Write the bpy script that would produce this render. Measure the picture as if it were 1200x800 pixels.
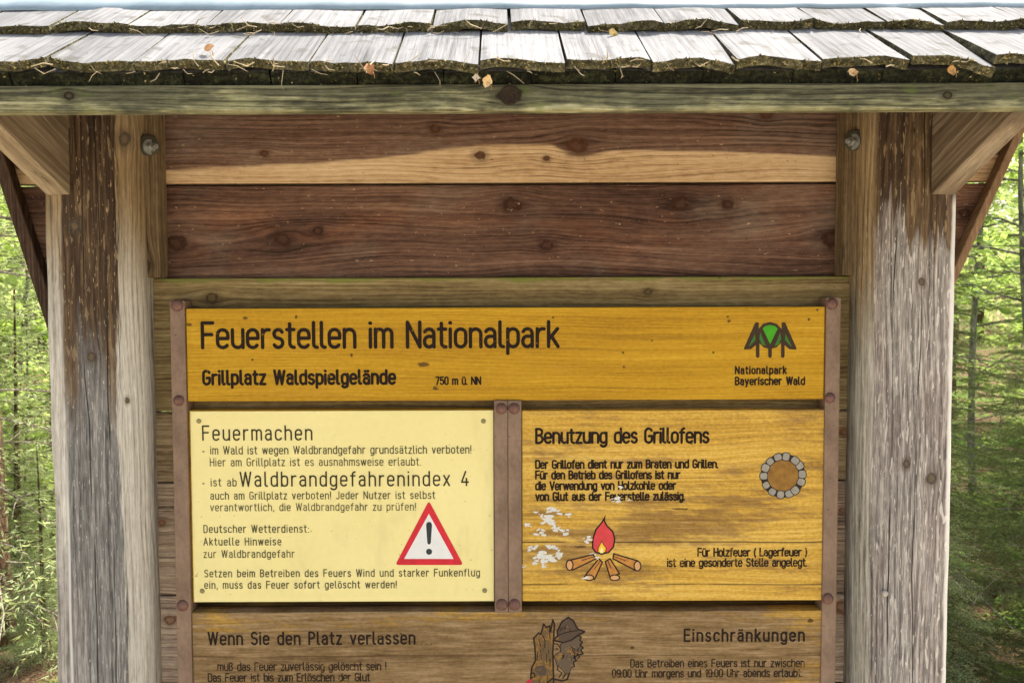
import bpy, bmesh, math, random
import numpy as np
from mathutils import Matrix, Vector, Euler
R = math.radians
random.seed(7); rng = np.random.default_rng(11)
for o in list(bpy.data.objects): bpy.data.objects.remove(o)
SC = bpy.context.scene
COL = SC.collection

# ------------------------------------------------------------------ camera
EYE = 1.60                       # eye height over the ground
FPX, CX, CY = 950.0, 585.0, 400.0
PITCH, ROLL = R(-2.58), R(-0.2)
CAM = Vector((0.0, -1.455, EYE))
ROT = Matrix.Rotation(R(90) + PITCH, 3, 'X') @ Matrix.Rotation(ROLL, 3, 'Z')
cam = bpy.data.cameras.new('camera'); camo = bpy.data.objects.new('camera', cam); COL.objects.link(camo)
cam.lens = FPX / 1200 * 36; cam.sensor_width = 36; cam.sensor_fit = 'HORIZONTAL'
cam.shift_x = (600 - CX) / 1200; cam.dof.use_dof = True; cam.dof.focus_distance = 1.42; cam.dof.aperture_fstop = 11.0; cam.clip_start = 0.02; cam.clip_end = 500
camo.matrix_world = Matrix.Translation(CAM) @ ROT.to_4x4()
SC.camera = camo

# ------------------------------------------------------------------ light
SUN_EL, SUN_AZ = R(60), R(140)     # the sun stands high beyond the shelter to the right: the board itself is in open shade
w = bpy.data.worlds.new('World'); SC.world = w; w.use_nodes = True
wn = w.node_tree; bg = wn.nodes['Background']
sky = wn.nodes.new('ShaderNodeTexSky'); sky.sky_type = 'NISHITA'; sky.sun_disc = False
sky.sun_elevation = SUN_EL; sky.sun_rotation = math.pi - SUN_AZ
sky.air_density = 1.0; sky.dust_density = 6.0; sky.ozone_density = 0.6
wb = wn.nodes.new('ShaderNodeMix'); wb.data_type = 'RGBA'; wb.blend_type = 'MULTIPLY'; wb.inputs[0].default_value = 1
wb.inputs[7].default_value = (1.05, 1.0, 0.89, 1)
wn.links.new(sky.outputs[0], wb.inputs[6]); wn.links.new(wb.outputs[2], bg.inputs[0]); bg.inputs[1].default_value = 0.15
sl = bpy.data.lights.new('sun', 'SUN'); sl.energy = 4.8; sl.angle = R(3); sl.color = (1.0, 0.955, 0.88)
so = bpy.data.objects.new('sun', sl); COL.objects.link(so)
sd = Vector((math.sin(SUN_AZ) * math.cos(SUN_EL), -math.cos(SUN_AZ) * math.cos(SUN_EL), math.sin(SUN_EL)))
so.rotation_euler = sd.to_track_quat('Z', 'Y').to_euler(); so.location = (0, -6, 9)
SC.view_settings.view_transform = 'Standard'; SC.view_settings.look = 'None'
SC.view_settings.exposure = 1.38; SC.view_settings.gamma = 1; SC.view_settings.use_curve_mapping = False
SC.render.engine = 'CYCLES'; SC.cycles.max_bounces = 8; SC.cycles.diffuse_bounces = 5
SC.cycles.transparent_max_bounces = 8
SC.cycles.use_denoising = True

# ------------------------------------------------------------------ measuring help
def at(px, py, Y):
    """X and Z of the point on the plane y = Y that the photograph shows at a pixel."""
    d = ROT @ Vector(((px - CX) / FPX, -(py - CY) / FPX, -1.0))
    t = (Y - CAM.y) / d.y
    p = CAM + d * t
    return p.x, p.z
def lin(r, g, b):
    f = lambda v: (v / 255 / 12.92) if v / 255 <= 0.04045 else ((v / 255 + 0.055) / 1.055) ** 2.4
    return (f(r), f(g), f(b), 1.0)

# ------------------------------------------------------------------ node helper
class S:
    def __init__(s, m, k): s.m, s.k = m, k
    def __add__(s, o): return s.m.op('ADD', s, o)
    def __radd__(s, o): return s.m.op('ADD', s, o)
    def __sub__(s, o): return s.m.op('SUBTRACT', s, o)
    def __rsub__(s, o): return s.m.op('SUBTRACT', o, s)
    def __mul__(s, o): return s.m.op('MULTIPLY', s, o)
    def __rmul__(s, o): return s.m.op('MULTIPLY', s, o)
    def __truediv__(s, o): return s.m.op('DIVIDE', s, o)
class Mat:
    def __init__(s, name, rough=0.8, spec=0.3):
        s.mat = bpy.data.materials.new(name); s.mat.use_nodes = True
        s.t = s.mat.node_tree; s.n = s.t.nodes; s.l = s.t.links
        s.b = s.n['Principled BSDF']; s.b.inputs['Roughness'].default_value = rough
        s.b.inputs['Specular IOR Level'].default_value = spec
    def put(s, sock, v):
        if isinstance(v, S): s.l.new(v.k, sock)
        elif v is not None: sock.default_value = v
    def op(s, o, a, b=0.0, c=None, clamp=False):
        n = s.n.new('ShaderNodeMath'); n.operation = o; n.use_clamp = clamp
        s.put(n.inputs[0], a); s.put(n.inputs[1], b)
        if c is not None: s.put(n.inputs[2], c)
        return S(s, n.outputs[0])
    def xyz(s):
        if not hasattr(s, '_xyz'):
            tc = s.n.new('ShaderNodeTexCoord'); sp = s.n.new('ShaderNodeSeparateXYZ')
            s.l.new(tc.outputs['Object'], sp.inputs[0]); s._xyz = [S(s, q) for q in sp.outputs]
        return s._xyz
    def vec(s, x, y, z):
        n = s.n.new('ShaderNodeCombineXYZ')
        for i, v in enumerate((x, y, z)): s.put(n.inputs[i], v)
        return S(s, n.outputs[0])
    def noise(s, x, y, z=0.0, detail=3, rough=0.55, dist=0.0, stretch=True):
        n = s.n.new('ShaderNodeTexNoise'); n.inputs['Scale'].default_value = 1
        n.inputs['Detail'].default_value = detail; n.inputs['Roughness'].default_value = rough
        n.inputs['Distortion'].default_value = dist
        s.put(n.inputs['Vector'], s.vec(x, y, z))
        r = S(s, n.outputs[0])
        return s.op('MULTIPLY_ADD', r, 1 / .44, -.28 / .44) if stretch else r
    def rng(s, v, a, b, lo=0.0, hi=1.0, smooth=False):
        n = s.n.new('ShaderNodeMapRange'); n.interpolation_type = 'SMOOTHSTEP' if smooth else 'LINEAR'
        for i, q in enumerate((v, a, b, lo, hi)): s.put(n.inputs[i], q)
        return S(s, n.outputs[0])
    def step(s, v, a, b): return s.rng(v, a, b, 0, 1, True)
    def mix_f(s, f, a, b): return s.rng(f, 0.0, 1.0, a, b)
    def mix(s, f, a, b, mode='MIX'):
        n = s.n.new('ShaderNodeMix'); n.data_type = 'RGBA'; n.blend_type = mode
        s.put(n.inputs[0], f); s.put(n.inputs[6], a); s.put(n.inputs[7], b)
        return S(s, n.outputs[2])
    def ramp(s, f, stops):
        n = s.n.new('ShaderNodeValToRGB'); e = n.color_ramp.elements
        while len(e) < len(stops): e.new(0.5)
        for q, (p, c) in zip(e, stops): q.position = p; q.color = c
        s.put(n.inputs[0], f); return S(s, n.outputs[0])
    def curve(s, v, pts, lo, hi):
        """piecewise smooth curve; v in lo..hi, values 0..1"""
        n = s.n.new('ShaderNodeFloatCurve'); c = n.mapping.curves[0]
        q = [((a - lo) / (hi - lo), b) for a, b in pts]
        c.points[0].location = q[0]; c.points[1].location = q[-1]
        for a in q[1:-1]: c.points.new(*a)
        n.mapping.update(); n.inputs[0].default_value = 1
        s.put(n.inputs[1], s.rng(v, lo, hi)); return S(s, n.outputs[0])
    def bump(s, h, strength=0.4, dist=0.002):
        n = s.n.new('ShaderNodeBump'); n.inputs['Strength'].default_value = strength
        n.inputs['Distance'].default_value = dist; s.put(n.inputs['Height'], h)
        s.l.new(n.outputs[0], s.b.inputs['Normal'])
    def out(s, col, rough=None):
        s.put(s.b.inputs['Base Color'], col)
        if rough is not None: s.put(s.b.inputs['Roughness'], rough)
        return s.mat

def plain(name, col, rough=0.6, metal=0.0, var=0.15, sc=60):
    m = Mat(name, rough); x, y, z = m.xyz()
    k = m.noise(x * sc, y * sc, z * sc)
    d = tuple(c * (1 - var) for c in col[:3]) + (1,); e = tuple(min(1, c * (1 + var)) for c in col[:3]) + (1,)
    m.b.inputs['Metallic'].default_value = metal
    return m.out(m.mix(k, d, e))

def wood(name, axis, cols, knots=(), seed=0.0, ring=120, warp=0.012, fleck=0.0, rough=0.78, extra=None,
         bump=0.5, contrast=1.0, knotcol=None, blot=0.35, spec=0.2, late=(0.0075, 0.35), mott=(45, 130, 0.30), ysg=0.55):
    """Sawn wood. axis 'x' or 'z' is the grain; cols = dark, mid, light; knots = (along, across, radius)."""
    m = Mat(name, rough, spec); x, y, z = m.xyz()
    u, v0 = (x, z) if axis == 'x' else (z, x)
    v0 = v0 + y * ysg
    lw = m.noise(u * 1.6, v0 * 5.0, seed, 2, 0.5)
    v = v0 + (lw - 0.5) * warp * 2
    core = None; halo = None
    for i, (ku, kv, kr) in enumerate(knots):
        du, dv = (u - ku) / (kr * 3.6), (v0 - kv) / (kr * 1.9)
        e = m.op('POWER', 2.718, (du * du + dv * dv) * -1.0)
        v = v - (v0 - kv) * e * 0.85
        a, b = (u - ku) / (kr * 1.3), (v0 - kv) / kr
        d = m.op('SQRT', a * a + b * b)
        d = d + (m.noise(u * 60, v0 * 60, seed + i, 2) - 0.5) * 0.5
        c = m.step(d, 1.1, 0.85); hl = m.step(d, 2.4, 0.8)
        eye = m.step(d, .62, .38)
        core_eye = eye if i == 0 else m.op('MAXIMUM', core_eye, eye)
        core = c if core is None else m.op('MAXIMUM', core, c)
        halo = hl if halo is None else m.op('MAXIMUM', halo, hl)
    g1 = m.noise(u * 1.1, v * ring, seed + 3, 3, 0.6)
    g2 = m.noise(u * 2.5, v * ring * 3.1, seed + 5, 2, 0.6)
    fib = m.noise(u * 28, v0 * 900, seed + 7, 2, 0.6)
    big = m.noise(u * 2.2, v * 14, seed + 9, 3, 0.55)
    g = (g1 - 0.5) * 0.46 * contrast + (g2 - 0.5) * 0.26 * contrast + (fib - 0.5) * 0.30 * contrast + (big - 0.5) * blot + 0.5
    mot = m.noise(u * mott[0], v0 * mott[1], seed + 19, 3, .7)
    g = g + (mot - 0.5) * mott[2]
    ph = v * (6.2832 / late[0]) + (m.noise(u * 1.7, v0 * 22, seed + 27, 3, .6) - .5) * 9.0
    ln = m.op('POWER', m.op('MULTIPLY_ADD', m.op('SINE', ph), .5, .5), 4.0) * m.rng(m.noise(u * 3, v0 * 30, seed + 29, 2), .1, .8)
    g = g - ln * late[1] + late[1] * .22
    col = m.ramp(g, [(0.08, cols[0]), (0.5, cols[1]), (0.92, cols[2])])
    if extra: col = extra(m, col, u, v0, v, g)
    if core is not None:
        kc = knotcol or tuple(c * 0.5 for c in cols[0][:3]) + (1,)
        kd = m.mix(m.noise(u * 140, v0 * 220, seed + 11, 2), kc, tuple(min(1, c * 2.2) for c in kc[:3]) + (1,))
        col = m.mix(halo * 0.45, col, m.mix(0.5, cols[0], kc))
        col = m.mix(core * 0.88, col, kd)
        col = m.mix(core_eye * .55, col, m.mix(.35, cols[1], kd))
    if fleck:
        f = m.step(m.noise(u * 70, v0 * 150, seed + 13, 2, 0.6), 0.90, 0.98) * fleck
        f = f * m.step(m.noise(u * 7, v0 * 9, seed + 15, 2), .2, .6)
        col = m.mix(f * .7, col, lin(190, 160, 126))
        f2 = m.step(m.noise(u * 110 + 9.0, v0 * 170, seed + 17, 2, 0.6), 0.95, 1.03)
        col = m.mix(f2 * 0.7, col, tuple(c * 0.35 for c in cols[0][:3]) + (1,))
    m.bump(g1 * 0.45 + fib * 0.3 + g2 * 0.35 + mot * .5 - ln * .7, bump, 0.0015)
    return m.out(col)

# ------------------------------------------------------------------ mesh helpers
def link(name, me, mat, parent=None, smooth=False):
    o = bpy.data.objects.new(name, me); COL.objects.link(o)
    if parent is not None: o.parent = parent
    for q in (mat if isinstance(mat, (list, tuple)) else [mat]): me.materials.append(q)
    if smooth:
        for p in me.polygons: p.use_smooth = True
    return o
def raw(name, V, F, mat, parent=None, smooth=False, off=(0, 0, 0)):
    me = bpy.data.meshes.new(name)
    me.from_pydata([(a - off[0], b - off[1], c - off[2]) for a, b, c in V], [], F); me.update()
    return link(name, me, mat, parent, smooth)
class MB:
    def __init__(s): s.bm = bmesh.new()
    def box(s, x0, x1, y0, y1, z0, z1, bev=0.0, seg=2):
        g = bmesh.ops.create_cube(s.bm, size=1.0)
        for v in g['verts']: v.co = ((x0 + x1) / 2 + v.co.x * (x1 - x0), (y0 + y1) / 2 + v.co.y * (y1 - y0), (z0 + z1) / 2 + v.co.z * (z1 - z0))
        if bev:
            ed = list({e for v in g['verts'] for e in v.link_edges})
            bmesh.ops.bevel(s.bm, geom=ed, offset=bev, segments=seg, affect='EDGES', profile=0.5)
        return s
    def prism(s, pts, d, bev=0.0):
        """polygon of 3-D points pushed along vector d"""
        a = [s.bm.verts.new(p) for p in pts]; b = [s.bm.verts.new(Vector(p) + Vector(d)) for p in pts]
        fs = [s.bm.faces.new(a), s.bm.faces.new(b[::-1])]
        n = len(pts)
        for i in range(n): fs.append(s.bm.faces.new((a[i], b[i], b[(i + 1) % n], a[(i + 1) % n])[::-1]))
        if bev:
            ed = list({e for f in fs for e in f.edges})
            bmesh.ops.bevel(s.bm, geom=ed, offset=bev, segments=2, affect='EDGES', profile=0.5)
        return s
    def lathe(s, c, ax, prof, n=18):
        """prof = (radius, height along ax)"""
        ax = Vector(ax).normalized(); q = ax.to_track_quat('Z', 'Y').to_matrix(); rings = []
        for r, h in prof:
            if r < 1e-6: rings.append([s.bm.verts.new(Vector(c) + ax * h)])
            else: rings.append([s.bm.verts.new(Vector(c) + q @ Vector((r * math.cos(2 * math.pi * k / n), r * math.sin(2 * math.pi * k / n), h))) for k in range(n)])
        for A, B in zip(rings, rings[1:]):
            for k in range(n):
                k2 = (k + 1) % n
                if len(A) == 1 and len(B) == 1: continue
                if len(A) == 1: s.bm.faces.new((A[0], B[k2], B[k]))
                elif len(B) == 1: s.bm.faces.new((A[k], A[k2], B[0]))
                else: s.bm.faces.new((A[k], A[k2], B[k2], B[k]))
        return s
    def tube(s, pts, rad, n=6):
        pts = [Vector(p) for p in pts]; rings = []
        for i, p in enumerate(pts):
            t = (pts[min(i + 1, len(pts) - 1)] - pts[max(i - 1, 0)]).normalized(); q = t.to_track_quat('Z', 'Y').to_matrix()
            r = rad[i] if isinstance(rad, (list, tuple)) else rad
            rings.append([s.bm.verts.new(p + q @ Vector((r * math.cos(2 * math.pi * k / n), r * math.sin(2 * math.pi * k / n), 0))) for k in range(n)])
        for A, B in zip(rings, rings[1:]):
            for k in range(n): s.bm.faces.new((A[k], A[(k + 1) % n], B[(k + 1) % n], B[k]))
        s.bm.faces.new(rings[0][::-1]); s.bm.faces.new(rings[-1]); return s
    def build(s, name, mat, parent=None, smooth=False, off=None):
        bmesh.ops.recalc_face_normals(s.bm, faces=s.bm.faces)
        if off is not None: bmesh.ops.translate(s.bm, verts=s.bm.verts, vec=-Vector(off))
        me = bpy.data.meshes.new(name); s.bm.to_mesh(me); s.bm.free()
        return link(name, me, mat, parent, smooth)
def tag(o, label=None, cat=None, group=None, kind=None):
    if label: o['label'] = label
    if cat: o['category'] = cat
    if group: o['group'] = group
    if kind: o['kind'] = kind
    return o
def empty(name, loc, label, cat, group=None):
    o = bpy.data.objects.new(name, None); COL.objects.link(o); o.location = loc; o.empty_display_size = 0.1
    return tag(o, label, cat, group)

# ------------------------------------------------------------------ stroke lettering (routed letters)
def arc(cx, cy, rx, ry, a0, a1, n=None):
    n = n or max(3, int(abs(a1 - a0) / 22))
    return [(cx + rx * math.cos(R(a0 + (a1 - a0) * i / n)), cy + ry * math.sin(R(a0 + (a1 - a0) * i / n))) for i in range(n + 1)]
X = 0.72
def oval(w, b, t): 
    r = w / 2; q = min(r, (t - b) / 2)
    p = arc(r, t - q, r, q, 0, 180) + arc(r, b + q, r, q, 180, 360)
    return p + [p[0]]
dot = lambda x, y: [(x - .012, y), (x + .012, y)]
W_ = .42
def glyphs():
    G = {}
    o = oval(W_, 0, X); r = W_ / 2
    G['o'] = (W_, [o]); G['b'] = (W_, [o, [(0, 0), (0, 1)]]); G['d'] = (W_, [o, [(W_, 0), (W_, 1)]])
    G['p'] = (W_, [o, [(0, X), (0, -.27)]]); G['q'] = (W_, [o, [(W_, X), (W_, -.27)]])
    G['g'] = (W_, [o, [(W_, X), (W_, -.08)] + arc(r, -.08, r, .19, 0, -150)])
    G['c'] = (.38, [arc(r, X - r, r, r, 25, 180) + arc(r, r, r, r, 180, 335)])
    G['e'] = (W_, [[(.01, .37), (W_, .37)] + arc(r, X - r, r, r, 0, 180) + arc(r, r, r, r, 180, 325)])
    G['a'] = (.40, [arc(.19, X - .19, .19, .19, 155, 0) + [(.38, 0)], [(.38, .42), (.17, .42)] + arc(.17, .21, .17, .21, 90, 270) + [(.22, 0), (.38, .1)]])
    G['n'] = (W_, [[(0, 0), (0, X)], [(0, X - r)] + arc(r, X - r, r, r, 180, 0) + [(W_, 0)]])
    G['h'] = (W_, [[(0, 0), (0, 1)], [(0, X - r)] + arc(r, X - r, r, r, 180, 0) + [(W_, 0)]])
    G['m'] = (.66, [[(0, 0), (0, X)], arc(.165, X - .18, .165, .18, 180, 0) + [(.33, 0)], arc(.495, X - .18, .165, .18, 180, 0) + [(.66, 0)]])
    G['r'] = (.27, [[(0, 0), (0, X)], arc(.22, X - .24, .22, .24, 180, 75)])
    G['u'] = (W_, [[(0, X)] + arc(r, r, r, r, 180, 360) + [(W_, X)], [(W_, X), (W_, 0)]])
    G['f'] = (.28, [arc(.28, .82, .18, .18, 90, 180) + [(.10, 0)], [(-.02, X), (.27, X)]])
    G['t'] = (.27, [[(.10, .95), (.10, .16)] + arc(.26, .16, .16, .16, 180, 275), [(-.02, X), (.27, X)]])
    G['i'] = (.02, [[(0, 0), (0, X)], dot(0, .97)])
    G['l'] = (.13, [[(0, 1), (0, .13)] + arc(.13, .13, .13, .13, 180, 275)])
    G['k'] = (.38, [[(0, 0), (0, 1)], [(.36, X), (0, .28)], [(.13, .40), (.38, 0)]])
    G['s'] = (.36, [arc(.18, X - .17, .17, .17, 25, 180) + arc(.18, X - .17, .17, .18, 180, 262)[1:] + arc(.18, .185, .18, .185, 82, 0)[0:] + arc(.18, .185, .18, .185, 0, -155)[1:]])
    G['v'] = (.40, [[(0, X), (.2, 0), (.4, X)]]); G['w'] = (.62, [[(0, X), (.15, 0), (.31, X), (.47, 0), (.62, X)]])
    G['x'] = (.38, [[(0, X), (.38, 0)], [(0, 0), (.38, X)]]); G['y'] = (.40, [[(0, X), (.2, 0)], [(.4, X), (.2, 0), (.12, -.27)]])
    G['z'] = (.36, [[(0, X), (.36, X), (0, 0), (.36, 0)]])
    G['ß'] = (.42, [[(0, 0), (0, .8)] + arc(.19, .8, .19, .2, 180, 0) + arc(.17, .76, .2, .2, -10, -80) + arc(.2, .27, .21, .27, 80, -100)])
    for a, b in (('ä', 'a'), ('ö', 'o'), ('ü', 'u')): G[a] = (G[b][0], G[b][1] + [dot(.1, .95), dot(.31, .95)])
    G['F'] = (.42, [[(.42, 1), (0, 1), (0, 0)], [(0, .53), (.38, .53)]])
    G['E'] = (.42, [[(.42, 1), (0, 1), (0, 0), (.42, 0)], [(0, .53), (.38, .53)]])
    G['N'] = (.50, [[(0, 0), (0, 1), (.5, 0), (.5, 1)]]); G['H'] = (.48, [[(0, 0), (0, 1)], [(.48, 0), (.48, 1)], [(0, .52), (.48, .52)]])
    G['L'] = (.38, [[(0, 1), (0, 0), (.38, 0)]])
    G['W'] = (.74, [[(0, 1), (.18, 0), (.37, 1), (.56, 0), (.74, 1)]])
    G['V'] = (.50, [[(0, 1), (.25, 0), (.5, 1)]]); G['A'] = (.50, [[(0, 0), (.25, 1), (.5, 0)], [(.08, .32), (.42, .32)]])
    G['U'] = (.46, [[(0, 1)] + arc(.23, .23, .23, .23, 180, 360) + [(.46, 1)]])
    G['J'] = (.34, [[(.34, 1), (.34, .2)] + arc(.16, .2, .18, .2, 0, -150)])
    G['G'] = (.47, [arc(.235, .765, .235, .235, 25, 180) + arc(.235, .235, .235, .235, 180, 360) + [(.47, .47), (.26, .47)]])
    G['D'] = (.46, [[(0, 0), (0, 1), (.22, 1)] + arc(.22, .76, .24, .24, 90, 0) + arc(.22, .24, .24, .24, 0, -90) + [(0, 0)]])
    G['B'] = (.45, [[(0, .54), (0, 1), (.2, 1)] + arc(.2, .77, .22, .23, 90, -90) + [(0, .54), (0, 0), (.2, 0)] + arc(.2, .27, .25, .27, -90, 90)])
    G['P'] = (.44, [[(0, 0), (0, 1), (.2, 1)] + arc(.2, .74, .24, .26, 90, -90) + [(0, .48)]])
    G['S'] = (.44, [arc(.22, .76, .21, .24, 25, 180) + arc(.22, .76, .21, .24, 180, 260)[1:] + arc(.22, .26, .22, .26, 80, 0) + arc(.22, .26, .22, .26, 0, -155)[1:]])
    G['0'] = (.42, [oval(.42, 0, 1)]); G['1'] = (.22, [[(0, .76), (.2, 1), (.2, 0)]])
    G['4'] = (.46, [[(.28, 1), (0, .24), (.46, .24)], [(.34, .5), (.34, 0)]])
    G['5'] = (.42, [[(.39, 1), (.04, 1), (.02, .55)] + arc(.2, .32, .22, .32, 130, -150)])
    G['7'] = (.42, [[(0, 1), (.42, 1), (.14, 0)]])
    G['9'] = (.42, [oval(.42, .42, 1), [(.42, .7), (.42, .3)] + arc(.21, .22, .21, .22, 0, -150)])
    G['.'] = (.02, [dot(0, .02)]); G[','] = (.04, [[(.04, .03), (0, -.14)]]); G[':'] = (.02, [dot(0, .02), dot(0, .55)])
    G['!'] = (.02, [[(0, 1), (0, .3)], dot(0, .02)]); G['-'] = (.22, [[(0, .36), (.22, .36)]])
    G['('] = (.12, [arc(.3, .42, .3, .66, 125, 235)]); G[')'] = (.12, [arc(-.18, .42, .3, .66, 55, -55)])
    return G
GL = glyphs()

class Ink:
    """flat painted strokes and fills lying on the front face (plane y = y0) of a board"""
    def __init__(s, y0, mir=1): s.V, s.F, s.M, s.y, s.k = [], [], [], y0, 0
    def lay(s): s.k += 1; return s.y - 0.00035 - (s.k % 41) * 0.000012
    def stroke(s, pts, w, closed=False, mat=0, y=None):
        y = s.lay() if y is None else y
        P = [Vector(p) for p in pts]; Q = [P[0]]
        for p in P[1:]:
            if (p - Q[-1]).length > w * 0.05: Q.append(p)
        if len(Q) < 2: Q = [P[0], P[0] + Vector((w * .1, 0))]
        for i in range(1, len(Q) - 1):
            if (Q[i] - Q[i - 1]).normalized().dot((Q[i + 1] - Q[i]).normalized()) < 0.25:
                s.stroke([tuple(q) for q in Q[:i + 1]], w, False, mat); s.stroke([tuple(q) for q in Q[i:]] + ([tuple(Q[0])] if closed else []), w, False, mat); return
        if closed and (Q[0] - Q[-1]).length < w * 0.1: Q.pop()
        elif not closed and len(Q) > 3 and (Q[0] - Q[-1]).length < w * 0.1: closed = True; Q.pop()
        n = len(Q); h = w / 2; b = len(s.V)
        for i in range(n):
            a = Q[i - 1] if (i or closed) else None; c = Q[(i + 1) % n] if (i < n - 1 or closed) else None
            d0 = (Q[i] - a).normalized() if a is not None else None; d1 = (c - Q[i]).normalized() if c is not None else None
            if d0 is None: d0 = d1
            if d1 is None: d1 = d0
            t = d0 + d1
            t = t.normalized() if t.length > 1e-4 else d1
            nrm = Vector((-t.y, t.x)); k = h / max(0.5, nrm.dot(Vector((-d1.y, d1.x))))
            for sg in (1, -1): p = Q[i] + nrm * k * sg; s.V.append((p.x, y, p.y))
        for i in range(n if closed else n - 1):
            j = (i + 1) % n; s.F.append((b + 2 * i, b + 2 * i + 1, b + 2 * j + 1, b + 2 * j)); s.M.append(mat)
        if not closed:
            for i, sg in ((0, -1), (n - 1, 1)):
                d = ((Q[1] - Q[0]) if i == 0 else (Q[-1] - Q[-2])).normalized() * sg; nn = Vector((-d.y, d.x)); e = len(s.V); f = []
                for k in range(7):
                    a = math.pi / 2 - math.pi * k / 6; p = Q[i] + d * (h * math.cos(a)) + nn * (h * math.sin(a)); s.V.append((p.x, y, p.y)); f.append(e + k)
                s.F.append(tuple(f[::-1])); s.M.append(mat)
    def fill(s, pts, mat=0, y=None):
        y = s.lay() if y is None else y
        ar = sum(pts[i - 1][0] * pts[i][1] - pts[i][0] * pts[i - 1][1] for i in range(len(pts)))
        if ar < 0: pts = pts[::-1]
        b = len(s.V); s.V += [(p[0], y, p[1]) for p in pts]; s.F.append(tuple(range(b, b + len(pts)))); s.M.append(mat)
    def text(s, txt, x0, x1, zb, cap, w, jit=0.0):
        """letters from x0 to x1 on the base line zb; cap = capital height, w = stroke width (metres)"""
        rnd = random.Random(hash(txt[:3]) if False else len(txt) * 7)
        adv = []; tot = 0.0; gaps = 0
        for ch in txt:
            if ch == ' ': adv.append(.26); tot += .26; gaps += 1
            else: adv.append(GL[ch][0]); tot += GL[ch][0]; gaps += 1
        gaps -= 1
        sx = cap; need = x1 - x0 - w
        gap = (need - tot * sx) / max(1, gaps)
        if gap < 0.15 * cap: gap = 0.15 * cap; sx = (need - gap * gaps) / tot
        if gap > 0.34 * cap: gap = 0.34 * cap; sx = (need - gap * gaps) / tot
        x = x0 + w / 2
        for ch, a in zip(txt, adv):
            if ch != ' ':
                for st in GL[ch][1]: s.stroke([(x + p[0] * sx, zb + p[1] * cap + rnd.uniform(-jit, jit)) for p in st], w)
            x += a * sx + gap
    def build(s, name, mat, parent, off):
        o = raw(name, s.V, s.F, mat, parent, off=off); o.data.polygons.foreach_set('material_index', s.M)
        o.data.update(); return o

# ------------------------------------------------------------------ ground
def ground_z(x, y):
    d = max(0.0, y - 1.2)
    return -0.02 * math.sin(x * 0.7) * min(1, d) + 0.05 * math.sin(x * 0.31 + y * 0.23) * min(1, d / 3) + 0.015 * d
def build_ground():
    xs = np.concatenate([-np.geomspace(120, 0.5, 40), np.linspace(-0.3, 0.3, 3), np.geomspace(0.5, 120, 40)])
    ys = np.concatenate([[-100, -60, -30, -15, -8, -4, -2, -1, -.3], np.linspace(0, 12, 50), np.geomspace(12.6, 150, 26)])
    V = [(float(a), float(b), ground_z(float(a), float(b))) for b in ys for a in xs]; nx = len(xs)
    F = [(j * nx + i, j * nx + i + 1, (j + 1) * nx + i + 1, (j + 1) * nx + i) for j in range(len(ys) - 1) for i in range(nx - 1)]
    m = Mat('forest_floor', 0.95, 0.1); x, y, z = m.xyz()
    a = m.noise(x * 1.3, y * 1.3, 0, 4); b = m.noise(x * 18, y * 18, 0, 4, .65); c = m.noise(x * 90, y * 90, 0, 2)
    brown = m.ramp(b * 0.6 + c * 0.4, [(0.15, lin(52, 40, 30)), (0.5, lin(104, 82, 62)), (0.9, lin(160, 136, 108))])
    green = m.ramp(b * 0.5 + c * 0.5, [(0.2, lin(45, 62, 22)), (0.8, lin(110, 132, 55))])
    m.bump(b + c * 0.4, 0.8, 0.03)
    bounce_pale = m.ramp(b * .4 + c * .6, [(.15, lin(128, 118, 104)), (.5, lin(176, 166, 150)), (.9, lin(212, 204, 190))])  # pale unseen ground before the board, added to bounce light up
    rim = y + (m.noise(x * .8, y * .8, 5, 4) - .5) * 1.2
    raw('ground', V, F, m.out(m.mix(m.step(rim, .9, .5), m.mix(m.step(a, 0.45, 0.7), brown, green), bounce_pale)), smooth=True)['kind'] = 'structure'
build_ground()

# ------------------------------------------------------------------ shelter: wood materials
YU, YL = 0.052, 0.034            # fronts of the upper and of the lower wall planks
def kn(px, py, r, Y=YU): a, b = at(px, py, Y); return (a, b + .55 * Y, r / (FPX / (Y - CAM.y)))
def knp(px, py, r, Y=-.05, sg=.55): a, b = at(px, py, Y); return (b, a + sg * Y, r / (FPX / (Y - CAM.y)))
BR = (lin(54, 37, 29), lin(102, 77, 62), lin(140, 113, 93))
def top_extra(m, col, u, v0, v, g):
    x0, _ = at(150, 200, YU); x1, _ = at(1010, 200, YU)
    pts = []
    for px, py in ((150, 197), (190, 197), (300, 193), (400, 188), (470, 181), (540, 171), (600, 168), (640, 169), (680, 180), (730, 176), (800, 177), (900, 179), (1010, 181)):
        a, b = at(px, py, YU); pts.append((a, b))
    zl = min(p[1] for p in pts) - .02; zh = max(p[1] for p in pts) + .02
    cv = m.curve(u, [(a, (b - zl) / (zh - zl)) for a, b in pts], x0, x1) * (zh - zl) + zl + 0.55 * YU
    edge = (m.noise(u * 4, v0 * 60, 4, 3) - 0.5) * 0.010
    fine = m.step(m.noise(u * 22, v0 * 420, 69, 3, .65), .74, .92); col = m.mix(fine * .5, col, lin(46, 33, 26))
    dust = m.step(m.noise(u * 4, v0 * 8, 70, 3, .6), .5, .95); col = m.mix(dust * .5, col, m.ramp(g, [(.1, lin(76, 64, 55)), (.9, lin(146, 130, 114))]))
    pale = m.ramp(g, [(0.1, lin(134, 106, 74)), (0.45, lin(190, 160, 120)), (0.9, lin(218, 194, 156))])
    return m.mix(m.step(cv + edge - v0, -0.002, 0.006), col, pale)
TOPK = [kn(562, 182, 5), kn(676, 171, 9), kn(510, 151, 5), kn(898, 134, 6), kn(310, 180, 4), kn(640, 186, 3)]
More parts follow.
